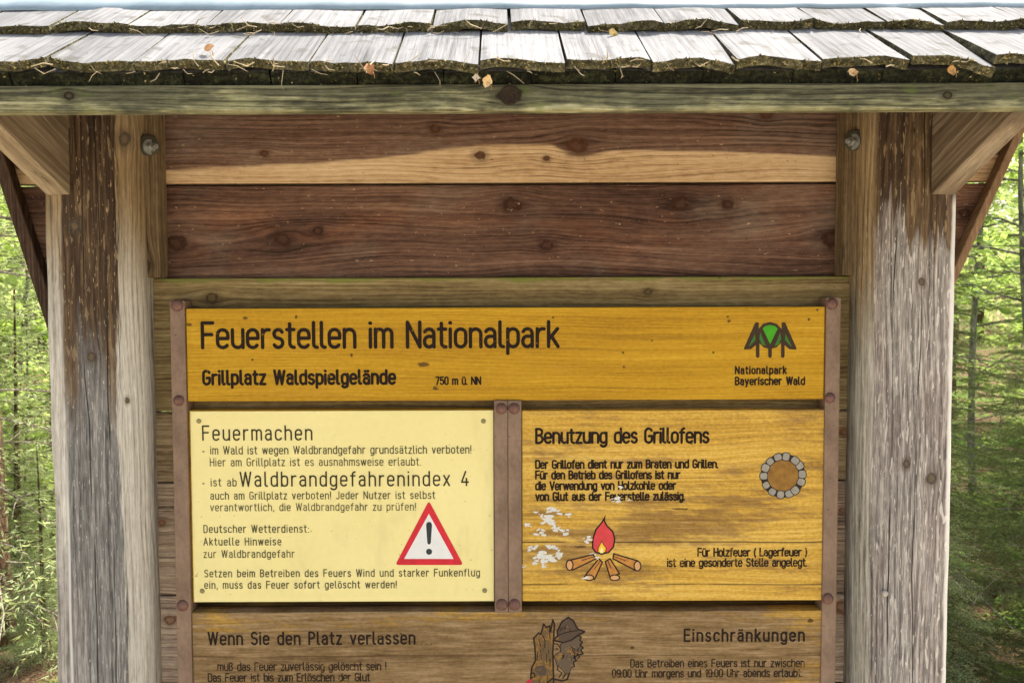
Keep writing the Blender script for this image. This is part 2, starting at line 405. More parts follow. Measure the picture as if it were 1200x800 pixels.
M_top = wood('plank_brown_with_sapwood', 'x', BR, TOPK, 1.0, 150, 0.012, 0.7, extra=top_extra, knotcol=lin(62, 38, 22), late=(.0085, .28))
def two_extra(m, col, u, v0, v, g):
    a = m.noise(u * 3.0, v0 * 11, 61, 3, .6); b = m.noise(u * 5, v0 * 7, 66, 3, .6)
    col = m.mix(m.step(a, .6, 1.0) * .5, col, m.ramp(g, [(.1, lin(82, 46, 30)), (.6, lin(128, 86, 60)), (.95, lin(164, 122, 90))]))
    fine = m.step(m.noise(u * 22, v0 * 420, 68, 3, .65), .74, .92); col = m.mix(fine * .5, col, lin(44, 31, 24))
    return m.mix(m.step(b, .5, .95) * .55, col, m.ramp(g, [(.1, lin(72, 60, 52)), (.9, lin(142, 126, 110))]))
TWOK = [kn(207, 285, 9), kn(331, 281, 8), kn(373, 271, 5), kn(600, 240, 8), kn(797, 239, 8), kn(853, 240, 6), kn(641, 288, 6), kn(976, 280, 10), kn(1130, 250, 6)]
M_two = wood('plank_brown_knotty', 'x', (lin(50, 34, 27), lin(96, 70, 56), lin(134, 104, 84)), TWOK, 2.0, 130, 0.018, 0.9, extra=two_extra, knotcol=lin(44, 24, 14), blot=0.6, late=(.008, .28))
def rail_extra(m, col, u, v0, v, g):
    _, zt = at(600, 324, YL)
    n = m.noise(u * 9, v0 * 9, 31, 3)
    moss = m.step(v0 - 0.55 * YL + (n - 0.5) * 0.016, zt - 0.011, zt - 0.001)
    return m.mix(moss * 0.75, col, lin(112, 122, 48))
M_rail = wood('plank_olive', 'x', (lin(80, 64, 40), lin(126, 108, 70), lin(164, 147, 104)), [kn(248, 350, 6, YL), kn(760, 342, 4, YL)], 3.0, 110, 0.006, 0.2, extra=rail_extra)
def low_extra(m, col, u, v0, v, g):      # plank behind the boards painted dark brown for the shade in the gaps
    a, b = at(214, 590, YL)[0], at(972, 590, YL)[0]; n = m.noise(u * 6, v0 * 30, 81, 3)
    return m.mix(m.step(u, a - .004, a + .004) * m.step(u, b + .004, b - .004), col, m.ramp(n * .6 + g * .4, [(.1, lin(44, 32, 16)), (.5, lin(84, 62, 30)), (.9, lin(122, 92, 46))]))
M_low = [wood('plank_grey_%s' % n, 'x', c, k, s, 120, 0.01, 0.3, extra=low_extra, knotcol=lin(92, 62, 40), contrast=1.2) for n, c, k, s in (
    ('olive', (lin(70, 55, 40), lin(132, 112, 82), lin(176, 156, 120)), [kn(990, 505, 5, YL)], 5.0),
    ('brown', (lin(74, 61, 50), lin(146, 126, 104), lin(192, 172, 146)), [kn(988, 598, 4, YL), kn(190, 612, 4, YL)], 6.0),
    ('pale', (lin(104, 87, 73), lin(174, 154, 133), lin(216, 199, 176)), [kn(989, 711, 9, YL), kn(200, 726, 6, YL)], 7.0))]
M_hid = wood('plank_sheltered', 'x', BR, [], 8.0, 120)
M_dark = wood('board_dark', 'z', (lin(34, 24, 18), lin(66, 50, 38), lin(98, 78, 60)), [], 9.0, 120)
M_rake = wood('board_reddish', 'z', (lin(84, 64, 44), lin(130, 103, 76), lin(168, 140, 108)), [], 10.0, 120, late=(.01, 0.0), contrast=.6)
M_batten = wood('batten_wood', 'z', (lin(64, 51, 36), lin(104, 87, 62), lin(140, 121, 90)), [knp(172, 312, 6, 0)], 11.0, 170, 0.01)
M_brace = None
def brace_mat(nm, sgn, c):
    m = Mat(nm, 0.75, 0.25); x, y, z = m.xyz()
    u = y * -0.93 + z * 0.36; v = y * 0.36 + z * 0.93
    v = v + (m.noise(u * 2, v * 5, x * 3, 2) - .5) * .03
    g1 = m.noise(u * 1.2, v * 110, x * 40, 3); fb = m.noise(u * 25, v * 700, x * 500, 2); bg_ = m.noise(u * 3, v * 12, x * 8, 3)
    col = m.ramp(g1 * 0.5 + fb * 0.2 + bg_ * 0.3, [(0.2, c[0]), (0.5, c[1]), (0.8, c[2])])
    fn = m.step(m.noise(u * 14, v * 330, x * 200, 3, .65), .74, .9); col = m.mix(fn * .55, col, lin(58, 46, 34))
    m.bump(g1 * .6 + fb * .4, .4, .0015)
    return m.out(col)
def fascia_extra(m, col, u, v0, v, g):
    zc = at(600, 114, -0.35)[1] - .55 * .35
    n = m.noise(u * 7, v0 * 40, 41, 4, .65); n2 = m.noise(u * 30, v0 * 90, 42, 3)
    dk = m.ramp(g, [(0.15, lin(46, 45, 34)), (0.5, lin(84, 84, 64)), (0.9, lin(122, 121, 96))])
    lt = m.ramp(g, [(0.15, lin(90, 89, 62)), (0.5, lin(138, 136, 100)), (0.9, lin(186, 183, 146))])
    a = m.step(n * 0.7 + n2 * 0.3 + (zc - v0) * 14 - 0.12, 0.35, 0.75)
    col = m.mix(a, dk, lt)
    return m.mix(m.step(m.noise(u * 12, v0 * 25, 44, 3), .75, .95) * .5, col, lin(88, 104, 44))
M_fascia = wood('fascia_weathered', 'x', (lin(60, 54, 36), lin(104, 98, 66), lin(150, 146, 104)), [kn(597, 112, 11, -0.35), kn(1110, 112, 4, -0.35), kn(80, 112, 5, -.35)], 12.0, 140, 0.01, extra=fascia_extra, knotcol=lin(26, 20, 12), contrast=1.2)

def post_mat(name, xc, side, seed):
    """Sheltered wood stays brown, rain-washed wood is silvery; streaks, checks and knots run down the grain."""
    def extra(m, col, u, v0, v, g):
        x, y, z = m.xyz(); q = x - xc; x = x + y * (1.0 if side < 0 else -1.0)
        Z = lambda py: at(600, py, -0.05)[1]
        sA = m.noise(z * 2.5, x * 42, seed + 21, 3, .6); sB = m.noise(z * 9, x * 150, seed + 22, 3, .65); sC = m.noise(z * 30, x * 420, seed + 23, 2, .6)
        grey = m.ramp(g * 0.5 + sB * 0.28 + sC * 0.25, [(0.16, lin(78, 74, 73)), (0.5, lin(140, 134, 128)), (0.85, lin(206, 200, 190))])
        pale = m.ramp(g * 0.5 + sB * 0.25 + sC * .25, [(0.16, lin(132, 126, 112)), (0.5, lin(186, 181, 168)), (0.85, lin(224, 220, 210))])
        tan = m.ramp(g * 0.6 + sB * 0.4, [(0.12, lin(86, 70, 48)), (0.5, lin(138, 118, 86)), (0.9, lin(176, 156, 120))])
        dark = m.ramp(g * 0.35 + sB * 0.35 + sA * 0.4, [(0.2, lin(40, 30, 22)), (0.55, lin(76, 60, 45)), (0.78, lin(118, 98, 72)), (1.0, lin(168, 146, 110))])
        dgrey = m.ramp(g * 0.35 + sB * 0.35 + sC * 0.3, [(0.2, lin(74, 73, 71)), (0.55, lin(132, 130, 126)), (0.9, lin(196, 192, 184))])
        P = lambda px: (px - CX) / 677 - xc                # across the front face, from a pixel of the photograph
        big = m.step(m.noise(z * 20, x * 125, seed + 51, 2, .6), .76, .84)      # flakes
        tick = m.step(m.noise(z * 50, x * 300, seed + 53, 2, .6), .84, .92)
        drk = m.step(m.noise(z * 13, x * 260, seed + 55, 3, .65), .70, .86)
        if side < 0:
            wob = (sA - 0.5) * 0.013 + (sB - .5) * .010 + (sC - .5) * .004
            band = m.step(q + wob, P(70), P(77)) * m.step(q + wob, P(138), P(134))
            low = m.step(z + (sA - 0.5) * 0.20 + (sB - .5) * .12, Z(365), Z(490))
            side_pale = m.step(z + (sA - 0.5) * 0.12 + (sB - .5) * .06, Z(225), Z(390))
            body = m.mix(side_pale, tan, pale)
            body = m.mix(drk * .5, body, m.mix(side_pale, lin(92, 68, 42), lin(124, 116, 100)))
            body = m.mix(m.step(q + (sB - .5) * .01, P(161), P(168)) * .75, body, m.mix(side_pale, dark, dgrey))
            strip = m.mix(low, dark, dgrey)
            strip = m.mix(big * m.mix_f(low, .75, .25), strip, m.mix(low, lin(142, 124, 96), lin(176, 172, 164)))
            strip = m.mix(tick * .8, strip, m.mix(low, lin(186, 164, 128), lin(200, 196, 188)))
            strip = m.mix(drk * .6, strip, m.mix(low, lin(34, 24, 18), lin(54, 52, 54)))
            col = m.mix(band, body, strip)
            ton = m.step(z + q * 1.4 + (sA - .5) * .08, Z(640), Z(740)) * m.step(q, P(96), P(88))
            col = m.mix(ton * 0.75, col, grey)
            col = m.mix(m.step(m.op('ABSOLUTE', q - P(73) + (sA - .5) * .003), .0034, .0012) * m.step(z, Z(520), Z(620)) * .8, col, lin(222, 220, 214))  # skylight on the outer edge painted in as a bright line
            cr = [(P(102), 0.022, 5.1), (P(126), 0.012, 6.7), (P(116), .02, 2.2)]
        else:
            wv = (sA - .5) * .010 + (sB - .5) * .007
            inner = m.step(q + wv, P(1033), P(1026))
            low = m.step(z + q * 0.42 + (sA - 0.5) * 0.10 + (sB - .5) * .09 + (sC - .5) * .03, Z(262), Z(290))
            lin_ = m.step(z + (sA - .5) * .14 + (sB - .5) * .08, Z(300), Z(430))
            purple = m.step(m.noise(z * 3, x * 18, seed + 31, 3), .35, .7)
            grey = m.mix(purple * 0.6, grey, m.ramp(g * 0.5 + sB * 0.3 + sC * 0.2, [(0.16, lin(66, 58, 56)), (0.5, lin(122, 110, 104)), (0.85, lin(190, 178, 168))]))
            grey = m.mix(drk * .65, grey, lin(62, 58, 58))
            brown = m.mix(big * .8, dark, lin(146, 126, 94)); brown = m.mix(tick * .7, brown, lin(180, 160, 126)); brown = m.mix(drk * .5, brown, lin(34, 22, 15))
            front = m.mix(low, brown, grey)
            col = m.mix(inner, front, m.mix(lin_, m.mix(drk * .4, tan, lin(92, 70, 42)), m.ramp(g * .4 + sB * .6, [(0.15, lin(96, 94, 84)), (0.5, lin(156, 152, 138)), (0.9, lin(206, 203, 192))])))
            col = m.mix(m.op('MAXIMUM', big * .7, tick * .9) * low * (1.0 - inner * .6), col, lin(216, 210, 200))
            edge = m.step(q + (sB - .5) * .006, 0.060, 0.070) * m.step(z, Z(222), Z(245))
            col = m.mix(edge * .85, col, lin(222, 220, 214))  # sunlit outer side of the post painted white into its colour
            cr = [(P(1048), 0.022, 3.3), (P(1078), 0.02, 8.2)]
        for a, b, sd in cr:
            line = m.op('ABSOLUTE', q - a - (m.noise(z * 2.2, sd, seed, 2) - .5) * b)
            on = m.step(m.noise(z * 3.1, sd * 3, seed, 2), .35, .6)
            col = m.mix(m.step(line, 0.0016, 0.0005) * on * 0.9, col, lin(34, 28, 24))
        return col
    k = [knp(88, 265, 7), knp(147, 161, 7), knp(107, 418, 5), knp(150, 470, 3)] if side < 0 else [knp(1092, 560, 6, sg=-.55), knp(1062, 543, 4, sg=-.55), knp(1080, 330, 4, sg=-.55)]
    return wood(name, 'z', (lin(82, 66, 46), lin(138, 116, 84), lin(176, 154, 118)), k, seed, 120, 0.012, 0.0, extra=extra, ysg=.55 if side < 0 else -.55, bump=1.0, late=(.011, .5), contrast=1.25, knotcol=lin(60, 53, 45))

M_steel = plain('galvanised_steel', lin(150, 152, 146), 0.45, 0.7)
M_railmetal = None
def railmetal():
    m = Mat('brown_painted_steel', 0.5, 0.4); x, y, z = m.xyz()
    a = m.noise(x * 30, z * 14, 3, 3); b = m.noise(x * 160, z * 120, 4, 2)
    col = m.mix(a * .7 + b * .3, lin(100, 80, 63), lin(148, 122, 101))
    chip = m.step(m.noise(x * 90, z * 60, 9, 3, .65), .90, .98)
    m.bump(b, .12, .001)
    return m.out(m.mix(chip * .8, col, lin(62, 40, 28)))
M_railmetal = railmetal()
M_bolt = plain('brown_bolt', lin(112, 82, 72), 0.42, 0.25, 0.2, 180)

# ------------------------------------------------------------------ shelter: frame
SH = empty('notice_shelter', (0, 0, 0), 'weathered wooden shelter of two posts with mossy shingle roof and plank back', 'shelter')
SL = math.tan(R(31.7))
YE, ZE = -0.37, at(600, 72, -0.37)[1]          # upper edge of the lowest shingle course
ztop = lambda y: ZE + (y - YE) * SL
RIDGE_Y = 0.06
ZF0, ZF1 = at(600, 129.5, -0.35)[1], at(600, 98.5, -0.35)[1]

def post(xl, xr, mat, seed, label=None):
    xc = (xl + xr) / 2; h = (xr - xl) / 2
    prof = [(-h, .06), (-h, -.016), (-h + .006, -.026), (-h + .026, -.043), (-h + .040, -.049), (-h + .062, -.0515), (h - .062, -.0515), (h - .040, -.049), (h - .026, -.043), (h - .006, -.026), (h, -.016), (h, .06), (h - .03, .08), (-h + .03, .08)]
    n = len(prof); zs = np.linspace(-0.05, ztop(0) - 0.06, 60); V = []; F = []
    r2 = np.random.default_rng(seed)
    ph = r2.uniform(0, 6, (n, 3))
    for z in zs:
        for i, (a, b) in enumerate(prof):
            d = 0.0010 * math.sin(z * 9 + ph[i, 0]) + 0.0007 * math.sin(z * 31 + ph[i, 1])
            V.append((xc + a + d, b + d * .8 - (0.0008 * math.sin(z * 17 + ph[i, 2])), float(z)))
    for j in range(len(zs) - 1):
        for i in range(n):
            F.append((j * n + i, j * n + (i + 1) % n, (j + 1) * n + (i + 1) % n, (j + 1) * n + i))
    F.append(tuple(range(n))[::-1]); F.append(tuple(range((len(zs) - 1) * n, len(zs) * n)))
    o = raw('post', V, F, mat, SH, smooth=True)
    if label: o['label'] = label
    return o
PLX0, PLX1 = at(61, 500, -.016)[0], at(169, 500, -.016)[0]
PRX0, PRX1 = at(1006.5, 500, -.016)[0], at(1114.5, 500, -.016)[0]
pl = post(PLX0, PLX1, post_mat('post_wood_streaked', (PLX0 + PLX1) / 2, -1, 1.0), 3, 'post with dark brown streaks above grey cracked wood')
pr = post(PRX0, PRX1, post_mat('post_wood_silver', (PRX0 + PRX1) / 2, 1, 14.0), 4, 'silver grey post with brown upper end')
# nail head in the silver post
nx, nz = at(1037, 695, -.05)
MB().lathe((nx, -.0505, nz), (0, -1, 0), [(0.0055, -.004), (0.0055, .001), (0.004, .0022), (0, .0024)], 10).build('nail', plain('nail_head', lin(176, 170, 160), .5, .3), pr, True)

# battens beside the posts, behind them the wall planks
def zz(py, Y): return at(595, py, Y)[1]
BLX1 = at(185.5, 230, .012)[0]; BRX0 = at(989, 230, .012)[0]
zrail = zz(325, YL)
MB().box(PLX1 - .03, BLX1, .012, YU - .001, zrail + .001, ztop(0) - .08, .0025).build('batten', M_batten, SH)
MB().box(BRX0, PRX0 + .03, .012, YU - .001, zrail + .001, ztop(0) - .08, .0025).build('batten', M_batten, SH)

# side wings: the two upper planks run past the posts and end on a slanting trim board
def wing(z, side):
    a, b = (at(2, 195, YU), at(60, 372, YU)) if side < 0 else (at(1178, 185, YU), at(1112, 330, YU))
    t = (z - a[1]) / (b[1] - a[1]); return a[0] + (b[0] - a[0]) * t
def upper(z0, z1, mat, label=None, x0=None):
    pts = [(wing(z0, -1), YU, z0), (wing(z0, 1), YU, z0), (wing(z1, 1), YU, z1), (wing(z1, -1), YU, z1)]
    o = MB().prism(pts, (0, .024, 0), .0015).build('wall_plank', mat, SH)
    if label: o['label'] = label
z1a, z1b, z2a = zz(125, YU) + .055, zz(213.8, YU), zz(216.8, YU)
upper(z1b, z1a, M_top, 'red brown plank with a wavy pale lower edge')
upper(zz(330, YU) - .02, z2a, M_two, 'dark red brown plank dotted with knots')
MB().box(wing(z2a, -1) + .045, wing(z2a, 1) - .045, YU + .0245, YU + .032, z2a - .03, z1b + .03).build('gap_backing', M_dark, SH)  # unseen dark strip, added to stop background light in the plank gap
upper(z1a + .003, z1a + .17, M_hid)
for side, mt, w_ in ((-1, M_dark, .026), (1, M_rake, .017)):
    zt, zb = ztop(.05) - .05, (zz(372, 0) if side < 0 else zz(328, 0)) - .03
    xt, xb = wing(zt, side), wing(zb, side)
    s = side * -1
    pts = [(xt, .026, zt), (xb, .026, zb), (xb + s * w_ * .9, .026, zb), (xt + s * w_, .026, zt)]
    o = MB().prism(pts, (0, YU - .027, 0), .002).build('side_trim', mt, SH)
    o['label'] = 'dark brown slanting trim board' if side < 0 else 'reddish brown slanting trim board'
    # trim behind the planks that stiffens the slanting edge
LX0, LX1 = at(172.5, 400, YL)[0], at(1003.5, 400, YL)[0]
cuts = [325, 481.5, 564, 696, 801, 905, 1010]
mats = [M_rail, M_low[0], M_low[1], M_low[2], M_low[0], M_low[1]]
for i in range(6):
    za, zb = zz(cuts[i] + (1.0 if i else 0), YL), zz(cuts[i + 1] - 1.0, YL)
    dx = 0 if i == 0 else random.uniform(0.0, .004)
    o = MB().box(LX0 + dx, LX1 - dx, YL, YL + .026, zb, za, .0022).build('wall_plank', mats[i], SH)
    if i == 0: o['label'] = 'olive plank with a green algae top edge'
    if i == 3: o['label'] = 'pale grey plank with an orange knot'
# dark backing strips closing the gaps behind the lower planks
for xa in (LX0 + .05, LX1 - .13): MB().box(xa, xa + .08, YL + .027, YL + .07, zz(1010, YL), zrail - .025).build('gap_backing', M_hid, SH)

# braces that carry the eave
def brace(px, side, mat):
    xin = at(px, 224, -.055)[0]; th = .0395; x0, x1 = (xin - th, xin) if side < 0 else (xin, xin + th)
    zb = at(px, 227.5, -.055)[1]; k = math.tan(R(22.5))
    yf = -.332
    under = lambda y: ztop(y) - .052
    pts = [(x0, -.012, zb), (x0, -.0555, zb), (x0, yf, zb + (-.0555 - yf) * k), (x0, yf, under(yf) + .012), (x0, -.012, under(-.012) + .012)]
    return MB().prism(pts, (x1 - x0, 0, 0), .0018).build('brace', mat, SH)
brace(80.5, -1, brace_mat('brace_wood_tan', -1, (lin(84, 72, 56), lin(122, 106, 83), lin(164, 149, 122))))
brace(1092.5, 1, brace_mat('brace_wood_brown', 1, (lin(78, 67, 54), lin(118, 103, 83), lin(164, 150, 127))))
# through bolts between post and batten, in a scooped notch
for px, side in ((177, -1), (999, 1)):
    x, z = at(px, 172 if side < 0 else 166, 0.0)
    d = Vector((-side * .86, -.5, -.05)).normalized()
    par = pl if side < 0 else pr
    b = MB(); c = Vector((x + side * .004, .002, z))
    b.lathe(c, d, [(0, 0), (.0135, 0), (.0135, .0022), (0, .0022)], 20)
    b.lathe(c + d * .0022, d, [(0, 0), (.0085, 0), (.0085, .008), (.0075, .0088), (0, .0088)], 6)
    b.lathe(c + d * .008, d, [(.0046, 0), (.0046, .011), (.004, .012), (0, .012)], 12)
    o = b.build('bolt', M_steel, par)
    q = MB(); q.lathe(c + Vector((side * .001, -.0005, .004)), Vector((-side * .5, -.86, 0)), [(0, .0008), (.012, .0008), (.0175, -.0005), (.019, -.006)], 16)
    q.build('bolt_notch', plain('notch_dark', lin(70, 70, 56), .9), par, True)  # flat dark disc in place of the scooped hollow

# ------------------------------------------------------------------ shelter: roof
XW = 1.02
deckm = M_hid
def slab(y0, y1, z0, z1, th, mat, nm):
    pts = [(-XW, y0, z0), (-XW, y1, z1), (-XW, y1, z1 - th), (-XW, y0, z0 - th)]
    return MB().prism(pts, (2 * XW, 0, 0)).build(nm, mat, SH)
zd = lambda y: ztop(y) - .030
slab(-.335, RIDGE_Y, zd(-.335), zd(RIDGE_Y), .018, M_hid, 'roof_deck')
slab(RIDGE_Y + .001, .46, zd(RIDGE_Y), zd(RIDGE_Y) - (.46 - RIDGE_Y) * SL, .040, M_hid, 'roof_deck')
for xx in (PLX0 - .25, PRX1 + .22, PLX1 + .10, PRX0 - .14):
    pts = [(xx, -.325, zd(-.325) - .019), (xx, RIDGE_Y, zd(RIDGE_Y) - .019), (xx, RIDGE_Y, zd(RIDGE_Y) - .085), (xx, -.325, max(ZF0 + .008, zd(-.325) - .06))]
    if xx < PLX0 or xx > PRX1: MB().prism(pts, (.05, 0, 0), .001).build('rafter', M_hid, SH)
MB().box(-XW, XW, -.350, -.329, ZF0, ZF1, .0022).build('fascia', M_fascia, SH)
# knot hole in the fascia
kx, kz = at(597, 112, -.35)
MB().lathe((kx, -.3507, kz), (0, -1, 0), [(.0135, -.001), (.0125, .0012), (.0105, .0006), (.009, -.0005), (0, -.0006)], 18).build('fascia_knot', plain('knot_dark', lin(46, 36, 24), .9, 0, .5, 300), SH, True)

def shingle_mat():
    m = Mat('silvered_shingle', 0.95, 0.04); x, y, z = m.xyz()
    g = m.noise(x * 170, y * 4, 1, 3, .6); f = m.noise(x * 700, y * 22, 2, 2, .6); b = m.noise(x * 9, y * 4, 3, 3); c = m.noise(x * 25, y * 30, 5, 3)
    at_ = m.n.new('ShaderNodeVertexColor'); at_.layer_name = 'tone'
    col = m.ramp(g * .4 + f * .25 + b * .35, [(0.05, lin(70, 70, 71)), (0.45, lin(126, 127, 129)), (0.95, lin(166, 167, 168))])
    col = m.mix(m.step(c, .60, .95) * .55, col, lin(84, 82, 72))
    crk = m.step(m.noise(x * 240, y * 7, 8, 3, .6), .84, .96); col = m.mix(crk * .6, col, lin(58, 57, 56))
    spt = m.step(m.noise(x * 120, y * 120, 12, 2, .6), .92, 1.02); col = m.mix(spt * .7, col, lin(66, 64, 54))
    col = m.mix(0.5, col, S(m, at_.outputs[0]), 'MULTIPLY')
    m.bump(g * .6 + f * .5, .35, .001)
    return m.out(col)
M_sh = shingle_mat()
def edge_mat(nm, a, b, c):
    m = Mat(nm, 0.95, 0.1); x, y, z = m.xyz()
    n1 = m.noise(x * 160, y * 160, z * 160, 4, .7); n2 = m.noise(x * 30, y * 30, z * 90, 3)
    m.bump(n1, 1.0, .004)
    return m.out(m.ramp(n1 * .6 + n2 * .4, [(0.15, a), (0.5, b), (0.85, c)]))
M_edge = edge_mat('mossy_end_grain', lin(36, 35, 26), lin(92, 89, 68), lin(152, 147, 118))
M_start = edge_mat('shade_tinted_end_grain', lin(18, 18, 15), lin(38, 40, 30), lin(72, 76, 52))  # starter ends painted dark as the shadow under the course above
MOSS = []   # (x, y, z) points on the lower shingle edges where moss and fibres grow
def course(yE, zE, joints, th, L, seed, mats, special=None, cup=.005, slope=SL, nm='shingle_course', gap=.0018, moss=1.0, irr=1.0):
    rs = random.Random(seed); V, F, MI, TN = [], [], [], []
    NA, NB = 8, 5
    cs = 1 / math.sqrt(1 + slope * slope); sn = slope * cs
    for k in range(len(joints) - 1):
        x0, x1 = joints[k] + gap * rs.uniform(.4, 1.6), joints[k + 1] - gap * rs.uniform(.4, 1.6)
        cu = cup * rs.uniform(-.5, 1.2); tilt = rs.uniform(-.0034, .0034); dy = rs.uniform(-.008, .006); dz = rs.uniform(-.0012, .0022); tone = rs.uniform(.62, 1.0); tilt *= irr; dy *= irr; dz *= irr
        if special and k in special: cu, tilt, dy, dz = special[k]
        b = len(V)
        for lay in (0, 1):
            for j in range(NB):
                s = j / (NB - 1) * L
                for i in range(NA):
                    t = i / (NA - 1); fall = max(.06, 1 - 1.7 * j / (NB - 1))
                    wav = irr * .0018 * math.sin(t * 7 + k * 2.1) * fall
                    h = (cu * (4 * (t - .5) ** 2 - .6) * -1 + tilt * (t - .5) * 2 + dz + wav) * fall
                    jag = (.0016 * math.sin(t * 23 + k) + rs.uniform(-.0022, .0022)) * irr if j == 0 else 0
                    xx = x0 + (x1 - x0) * t; yy = yE + dy + s * cs + jag; zz_ = zE + (dy + s * cs) * slope + h
                    n = th * (1 - .5 * j / (NB - 1))
                    if lay: yy += n * sn * .9; zz_ -= n * cs
                    V.append((xx, yy, zz_))
        I = lambda l, j, i: b + l * NA * NB + j * NA + i
        for j in range(NB - 1):
            for i in range(NA - 1):
                F.append((I(0, j, i), I(0, j, i + 1), I(0, j + 1, i + 1), I(0, j + 1, i))); MI.append(0)
                F.append((I(1, j, i), I(1, j + 1, i), I(1, j + 1, i + 1), I(1, j, i + 1))); MI.append(0)
            F.append((I(0, j, 0), I(0, j + 1, 0), I(1, j + 1, 0), I(1, j, 0))); MI.append(1)
            F.append((I(0, j, NA - 1), I(1, j, NA - 1), I(1, j + 1, NA - 1), I(0, j + 1, NA - 1))); MI.append(1)
        for i in range(NA - 1):
            F.append((I(0, 0, i), I(1, 0, i), I(1, 0, i + 1), I(0, 0, i + 1))); MI.append(1)
            for q in range(int(26 * moss)):
                t = rs.random(); P0 = Vector(V[I(0, 0, i)]) * (1 - t) + Vector(V[I(0, 0, i + 1)]) * t; P1 = Vector(V[I(1, 0, i)]) * (1 - t) + Vector(V[I(1, 0, i + 1)]) * t
                f = rs.random() ** 1.0; MOSS.append(tuple(P0 * (1 - f) + P1 * f))
        TN += [tone] * (len(V) - b)
    o = raw(nm, V, F, mats, SH); me = o.data
    me.polygons.foreach_set('material_index', MI)
    ca = me.color_attributes.new('tone', 'FLOAT_COLOR', 'POINT')
    ca.data.foreach_set('color', np.repeat(np.array(TN)[:, None], 4, 1).astype(np.float32).ravel())
    me.update()
    return o
def fullrow(pxs, Y, py, wd, seed):
    rs = random.Random(seed); xs = [at(p, py, Y)[0] for p in pxs]
    while xs[0] > -XW + .05: xs.insert(0, xs[0] - rs.uniform(wd * .85, wd * 1.15))
    while xs[-1] < XW - .05: xs.append(xs[-1] + rs.uniform(wd * .85, wd * 1.15))
    return xs
j0 = fullrow([10, 112, 214, 316, 418, 520, 622, 722, 824, 930, 1035, 1140], -.352, 90, .116, 1)
zS = at(600, 83.5, -.352)[1]
course(-.352, zS, j0, .0190, .25, 5, [M_sh, M_start], cup=.0006, nm='starter_course', gap=.0010, moss=.10, irr=.2)
px2 = [52, 155, 262, 363, 462, 562.5, 663, 763, 863, 964, 1067, 1165]
j1 = fullrow(px2, YE, 74, .115, 2)
i0 = min(range(len(j1)), key=lambda i: abs(j1[i] - at(964, 74, YE)[0]))
course(YE, ZE + .001, j1, .0125, .30, 6, [M_sh, M_edge], special={i0: (.006, -.001, 0, .001), i0 + 1: (.004, -.0085, -.004, .001), i0 + 2: (.003, -.006, -.003, .002)}, cup=.005)
YE2 = -.248
px1 = [-35, 60, 150, 240, 328, 417, 506, 597, 688, 778, 868, 957, 1040, 1110, 1200]
j2 = fullrow(px1, YE2, 28, .113, 3)
course(YE2, at(600, 28, YE2)[1], j2, .0130, .25, 9, [M_sh, M_edge], cup=.005)
# zinc ridge sheet
def ridge():
    V, F = [], []; n = 60; yb = -.168; zc0 = at(600, 8.6, yb)[1]
    for i in range(n + 1):
        xx = -XW - .02 + (2 * XW + .04) * i / n
        wv = .0016 * math.sin(i * .9) + .0012 * math.sin(i * 2.3 + 1) + .0008 * math.sin(i * 5.1)
        zr = zc0 + (RIDGE_Y - yb) * (SL * 1.06)
        for y_, z_ in ((yb + .001, zc0 - .0028 + wv * .4), (yb, zc0 + wv), (yb + .05, zc0 + .05 * SL * 1.06 + wv * .6), (RIDGE_Y - .02, zr - .014), (RIDGE_Y, zr), (RIDGE_Y + .02, zr - .014), (RIDGE_Y + .21, zr - .21 * SL)):
            V.append((xx, y_, z_))
    for i in range(n):
        for k in range(6): F.append((i * 7 + k, (i + 1) * 7 + k, (i + 1) * 7 + k + 1, i * 7 + k + 1))
    m = Mat('zinc_sheet', .5, .5); x, y, z = m.xyz(); m.b.inputs['Metallic'].default_value = .25
    a = m.noise(x * 6, y * 9, 0, 4); b = m.noise(x * 60, y * 40, 0, 3)
    o = raw('ridge_cap', V, F, m.out(m.mix(a * .6 + b * .4, lin(120, 138, 150), lin(150, 168, 176))), SH, True)
ridge()

# moss, fibres and needles caught on the shingle edges
def moss():
    V, F, MI = [], [], []; rs = random.Random(21)
    for (x, y, z) in MOSS:
        if abs(x) > .95: continue
        hgt = rs.uniform(.0015, .0048); wd = rs.uniform(.0010, .0026); a = rs.uniform(0, 2 * math.pi)
        d = Vector((rs.uniform(-.8, .8), -rs.uniform(.3, 1.0), rs.uniform(-.7, .8))).normalized(); sdv = Vector((math.cos(a), math.sin(a) * .4, math.sin(a)))
        p = Vector((x, y - .0003, z)); b = len(V)
        V += [tuple(p - sdv * wd), tuple(p + sdv * wd), tuple(p + d * hgt)]; F.append((b, b + 1, b + 2)); MI.append(rs.choice((0, 0, 0, 1, 1, 2)))
    o = raw('moss', V, F, [plain('moss_olive', lin(96, 88, 44), .95, 0, .35, 90), plain('moss_straw', lin(158, 146, 98), .95), plain('moss_dark', lin(58, 52, 30), .95)], SH)
    o.data.polygons.foreach_set('material_index', MI); o['kind'] = 'stuff'
moss()
